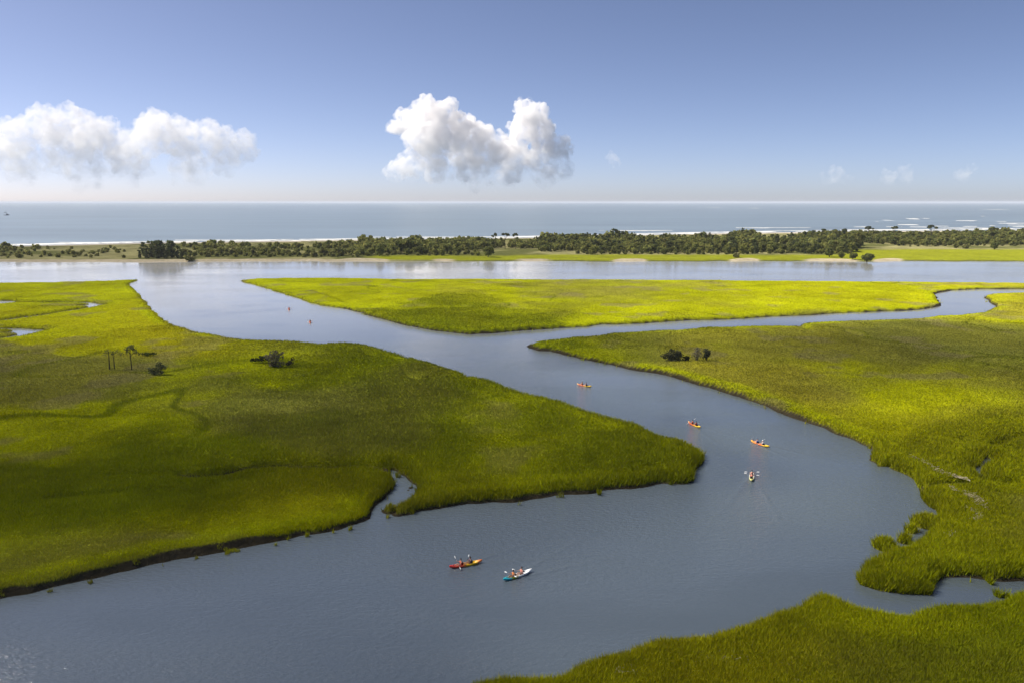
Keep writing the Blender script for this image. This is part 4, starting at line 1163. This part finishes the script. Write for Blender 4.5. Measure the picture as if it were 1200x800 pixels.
def blade_mesh(s):
    bm = bmesh.new(); P = [(0.0,.012),(.06,.05),(.16,.09),(.30,.10),(.42,.085),(.48,.045)]
    rings = []
    for d, w in P:
        y = s * (.70 + d); cx = .02 * math.sin(d * 6)
        rings.append([bm.verts.new(p) for p in ((cx+.006, y, w), (cx+.014, y, 0), (cx+.006, y, -w), (cx-.008, y, 0))])
    for A, B in zip(rings, rings[1:]):
        for k in range(4): bm.faces.new((A[k], A[(k+1) % 4], B[(k+1) % 4], B[k]))
    bm.faces.new(rings[0]); bm.faces.new(list(reversed(rings[-1])))
    bmesh.ops.recalc_face_normals(bm, faces=bm.faces)
    for f in bm.faces: f.smooth = True
    return bm_mesh("paddle_blade", bm)
BLADES = [blade_mesh(1), blade_mesh(-1)]
BODY = {}
CM = {}
def cm(c, rough=.75):
    if c not in CM: CM[c] = plain("cloth_%d" % len(CM), c, rough, 12, .15, .2)
    return CM[c]
SKIN_A = (.50, .30, .21); SKIN_B = (.36, .20, .13)

def wpt(o, p):
    rz = o.rotation_euler.z
    return Vector((o.location.x + p[0]*math.cos(rz) - p[1]*math.sin(rz), o.location.y + p[0]*math.sin(rz) + p[1]*math.cos(rz), o.location.z + p[2]))

def paddler(kay, x, roll, vest, head, skin, label, plabel, shirt=(.05,.05,.07), cap=False, yaw=0.0):
    key = round(roll, 2)
    if key not in BODY: BODY[key] = person_body(.44, roll)
    p = link_mesh("person", BODY[key], None, plain("skin_%d" % len(bpy.data.materials), skin, .6, 10, .1, .3))
    p.location = wpt(kay, (x, 0, .12)); p.rotation_euler = (0, 0, kay.rotation_euler.z)
    tag(p, label, "person", "paddlers in the kayaks")
    link_mesh("life_vest", VEST, p, cm(vest)); link_mesh("shorts", SHORTS, p, cm(shirt))
    link_mesh("cap" if cap else "hair", CAP if cap else HAIR, p, cm(head, .9)); link_mesh("eyes", EYES, p, M_EYE)
    d = empty("paddle", wpt(p, (.44, 0, .42)))
    d.rotation_euler = Matrix.Rotation(kay.rotation_euler.z + yaw, 4, 'Z').to_3x3().to_4x4().to_euler()
    d.rotation_mode = 'XYZ'; d.rotation_euler = (roll, 0, kay.rotation_euler.z + yaw)
    tag(d, plabel, "paddle", "white bladed paddles")
    link_mesh("shaft", PADDLE_SHAFT, d, M_SHAFT)
    for b_ in BLADES: link_mesh("blade", b_, d, M_WHITEBLADE)
    return p

KAYAKS = []
def kayak(bow, stern, mat, label):
    a_, b_ = ground(*bow, .1), ground(*stern, .1)
    c = (a_ + b_) / 2; an = math.atan2(a_.y - b_.y, a_.x - b_.x)
    k = empty("kayak", (c.x, c.y, .02), an)
    tag(k, label, "kayak", "tandem kayaks on the creek")
    link_mesh("hull", HULL, k, HM[mat])
    for x in (.62, -.62):
        s = link_mesh("seat", SEAT, k, M_BLACK); s.location = (x, 0, 0)
        sb_ = link_mesh("backrest", SEAT_BACK, s, M_BLACK)
    for x in (2.02, -2.02):
        h_ = link_mesh("carry_handle", HANDLE, k, M_BLACK); h_.location = (x*.93, 0, .345)
    h_ = link_mesh("hatch_cover", HATCH, k, M_BLACK); h_.location = (1.62, 0, .315)
    KAYAKS.append(k)
    return k
NAVY = (.03, .035, .12); VRED = (.55, .05, .03); VOR = (.75, .22, .05); MAROON = (.20, .02, .04); DARK = (.025, .022, .025); BLUE = (.05, .12, .42); WHT = (.8, .8, .82); PINK = (.75, .28, .22)
k = kayak((528, 664.5), (563.5, 657.5), "sunrise", "red and yellow tandem kayak left of the teal and white one")
paddler(k, .62, -.35, VRED, DARK, SKIN_A, "person in red vest sitting at the red end of the red and yellow kayak", "paddle held low over the red end of the red and yellow kayak")
paddler(k, -.62, 1.05, NAVY, DARK, SKIN_B, "person in navy vest in the yellow half of the red and yellow kayak", "upright paddle held by the navy vested paddler", yaw=.1)
k = kayak((589.5, 679.8), (623.5, 667.8), "surf", "teal and white tandem kayak, nearest to the bottom of the photo")
paddler(k, .62, .1, VOR, DARK, SKIN_B, "person with dark hair and orange vest in the teal half of the kayak", "white paddle crossing the teal end of the teal and white kayak", MAROON)
paddler(k, -.62, .12, PINK, DARK, SKIN_A, "person in pink vest in the white half of the teal and white kayak", "white paddle crossing the white end of the teal and white kayak", yaw=.1)
k = kayak((881.3, 552.5), (880.5, 564.5), "lemon", "pale yellow and white kayak seen end on, with paddles out to both sides")
paddler(k, .62, -.10, PINK, DARK, SKIN_A, "person in coral vest at the far seat of the end on yellow kayak", "farther of two level paddles on the end on yellow kayak")
paddler(k, -.62, .06, PINK, DARK, SKIN_A, "person with dark hair at the near seat of the end on yellow kayak", "nearer of two level paddles on the end on yellow kayak", WHT)
k = kayak((881.2, 517), (900.2, 523.2), "flame", "orange kayak with yellow stern carrying a blue and a white clad paddler")
paddler(k, .62, .5, BLUE, NAVY, SKIN_A, "person in blue vest in the front of the orange kayak", "paddle tilted by the blue vested paddler")
paddler(k, -.62, -.3, WHT, WHT, SKIN_A, "person in white top and cap in the yellow stern of the orange kayak", "paddle of the paddler in white cap and top", cap=True)
k = kayak((806.2, 494.3), (821.2, 501), "tango", "orange and yellow kayak just off the marsh point, ahead of the blue and white pair")
paddler(k, .62, -.45, VRED, DARK, SKIN_A, "person in red vest in front of the kayak off the marsh point", "paddle dipping left of the kayak off the marsh point")
paddler(k, -.62, .25, MAROON, DARK, SKIN_B, "person in maroon vest in rear of the kayak off the marsh point", "paddle at the stern of the kayak off the marsh point")
k = kayak((675.8, 450), (693.5, 453.2), "tango", "orange and yellow kayak trailing a wake midway up the creek")
paddler(k, .62, -.4, VOR, DARK, SKIN_A, "person in orange vest in front of the kayak midway up the creek", "paddle at the bow of the kayak midway up the creek")
paddler(k, -.62, .7, NAVY, DARK, SKIN_A, "person in navy vest in rear of the kayak midway up the creek", "raised paddle at the stern of the kayak midway up the creek")
k = kayak((362.8, 375.4), (364.2, 379.6), "coral", "small distant coral kayak, nearer of the last two by the middle island")
paddler(k, .62, .25, DARK, DARK, SKIN_B, "person in dark vest at front of the nearer distant kayak", "front paddle on the nearer distant coral kayak")
paddler(k, -.62, -.45, (.06,.02,.03), DARK, SKIN_A, "person in dark red vest in rear of the nearer distant kayak", "rear paddle on the nearer distant coral kayak")
k = kayak((338.8, 360.3), (338.6, 364.8), "coral", "tiny coral kayak, farthest up the creek of all")
paddler(k, .62, .3, VRED, DARK, SKIN_A, "person in front of the farthest coral kayak", "front paddle on the farthest coral kayak")
paddler(k, -.62, -.2, VRED, DARK, SKIN_A, "person in red vest in rear of the farthest coral kayak", "rear paddle on the farthest coral kayak")

# ------------------------------------------------------------------ shrimp boat far out at sea
def boat():
    g = ground(7.8, 252.6)
    k = empty("fishing_boat", (g.x, g.y, 0), R(8))
    tag(k, "tiny dark fishing trawler with a mast far out on the sea", "boat")
    bm = bmesh.new(); rings = []
    for t in np.linspace(-1, 1, 13):
        w = 2.6 * (1 - max(0, t)**2.2) + .05; sh = 1.8 + 1.2 * max(0, t)**2; kz = -.8
        rings.append([bm.verts.new(p) for p in ((t*8.5, 0, kz), (t*8.5, w*.7, kz+.3), (t*8.8, w, sh), (t*8.8, w*.9, sh), (t*8.6, 0, sh-.5), (t*8.8, -w*.9, sh), (t*8.8, -w, sh), (t*8.5, -w*.7, kz+.3))])
    for A, B in zip(rings, rings[1:]):
        for q in range(8): bm.faces.new((A[q], A[(q+1) % 8], B[(q+1) % 8], B[q]))
    bm.faces.new(rings[0]); bm.faces.new(list(reversed(rings[-1]))); bmesh.ops.recalc_face_normals(bm, faces=bm.faces)
    link_mesh("hull", bm_mesh("boat_hull", bm), k, plain("boat_paint", (.07,.075,.09), .5, 1, .2))
    bm = bmesh.new(); box_bm(bm, (2.4, 0, 3.3), (4.2, 3.2, 3.0), .15); box_bm(bm, (2.4, 0, 4.95), (4.8, 3.7, .25), .08)
    wh = link_mesh("wheelhouse", bm_mesh("boat_wheelhouse", bm), k, plain("boat_house", (.16,.17,.19), .5, 1, .15))
    bm = bmesh.new(); box_bm(bm, (4.52, 0, 4.0), (.06, 2.6, .8), 0)
    link_mesh("window", bm_mesh("boat_window", bm), wh, M_BLACK)
    link_mesh("mast", tube_mesh("boat_mast", [[((-.6,0,1.3),.4),((-.6,0,8),.35),((-.6,0,16),.25)]]), k, M_BLACK)
    for s in (1, -1):
        link_mesh("outrigger", tube_mesh("boat_outrigger", [[((-.6,s*.6,2.0),.16),((-.8,s*3.5,7.5),.12),((-.9,s*5.2,11),.07)]]), k, M_BLACK)
    bm = bmesh.new(); box_bm(bm, (-4.6, 0, 9.2), (3.2, 3.4, 1.6), .3)
    link_mesh("net", bm_mesh("boat_net", bm), k, plain("dark_net", (.05,.055,.06), .9, 3, .4))
boat()

# ------------------------------------------------------------------ humid air over marsh and sea
def haze():
    bm = bmesh.new(); bmesh.ops.create_cube(bm, size=1)
    for v in bm.verts: v.co = Vector((v.co.x * 130000, v.co.y * 70000 + 29000, v.co.z * 63.5 + 28.25))
    m, nt, o = new_mat("humid_air")
    pv = N(nt, "ShaderNodeVolumePrincipled"); pv.inputs["Color"].default_value = (.74, .78, .86, 1); pv.inputs["Density"].default_value = HAZE
    nt.links.new(pv.outputs[0], o.inputs["Volume"])
    tag(link_mesh("haze", bm_mesh("haze", bm), None, m), "thin humid haze over marsh and sea", "haze", kind="stuff")
HAZE = 4.2e-5
haze()

def add_wakes():
    nt = M_WATER.node_tree
    bp = next(n for n in nt.nodes if n.bl_idname == "ShaderNodeBump"); h = bp.inputs["Height"].links[0].from_socket
    def M(op, a, b=None, c=None):
        n = N(nt, "ShaderNodeMath", operation=op)
        for k, v in enumerate((a, b, c)):
            if v is None: continue
            if isinstance(v, (int, float)): n.inputs[k].default_value = v
            else: nt.links.new(v, n.inputs[k])
        return n.outputs[0]
    for k in KAYAKS:
        tc = N(nt, "ShaderNodeTexCoord"); tc.object = k
        sp = N(nt, "ShaderNodeSeparateXYZ"); nt.links.new(tc.outputs["Object"], sp.inputs[0])
        back = M('SUBTRACT', 1.6, sp.outputs["X"])                       # metres behind the bow
        arm = M('SUBTRACT', M('ABSOLUTE', sp.outputs["Y"]), M('MULTIPLY', back, .22))
        g = M('EXPONENT', M('MULTIPLY', M('MULTIPLY', arm, arm), -5.0))
        fade = M('MULTIPLY', M('EXPONENT', M('MULTIPLY', back, -.11)), M('GREATER_THAN', back, 0.0))
        h = M('MULTIPLY_ADD', M('MULTIPLY', g, fade), .6, h)
    nt.links.new(h, bp.inputs["Height"])
add_wakes()
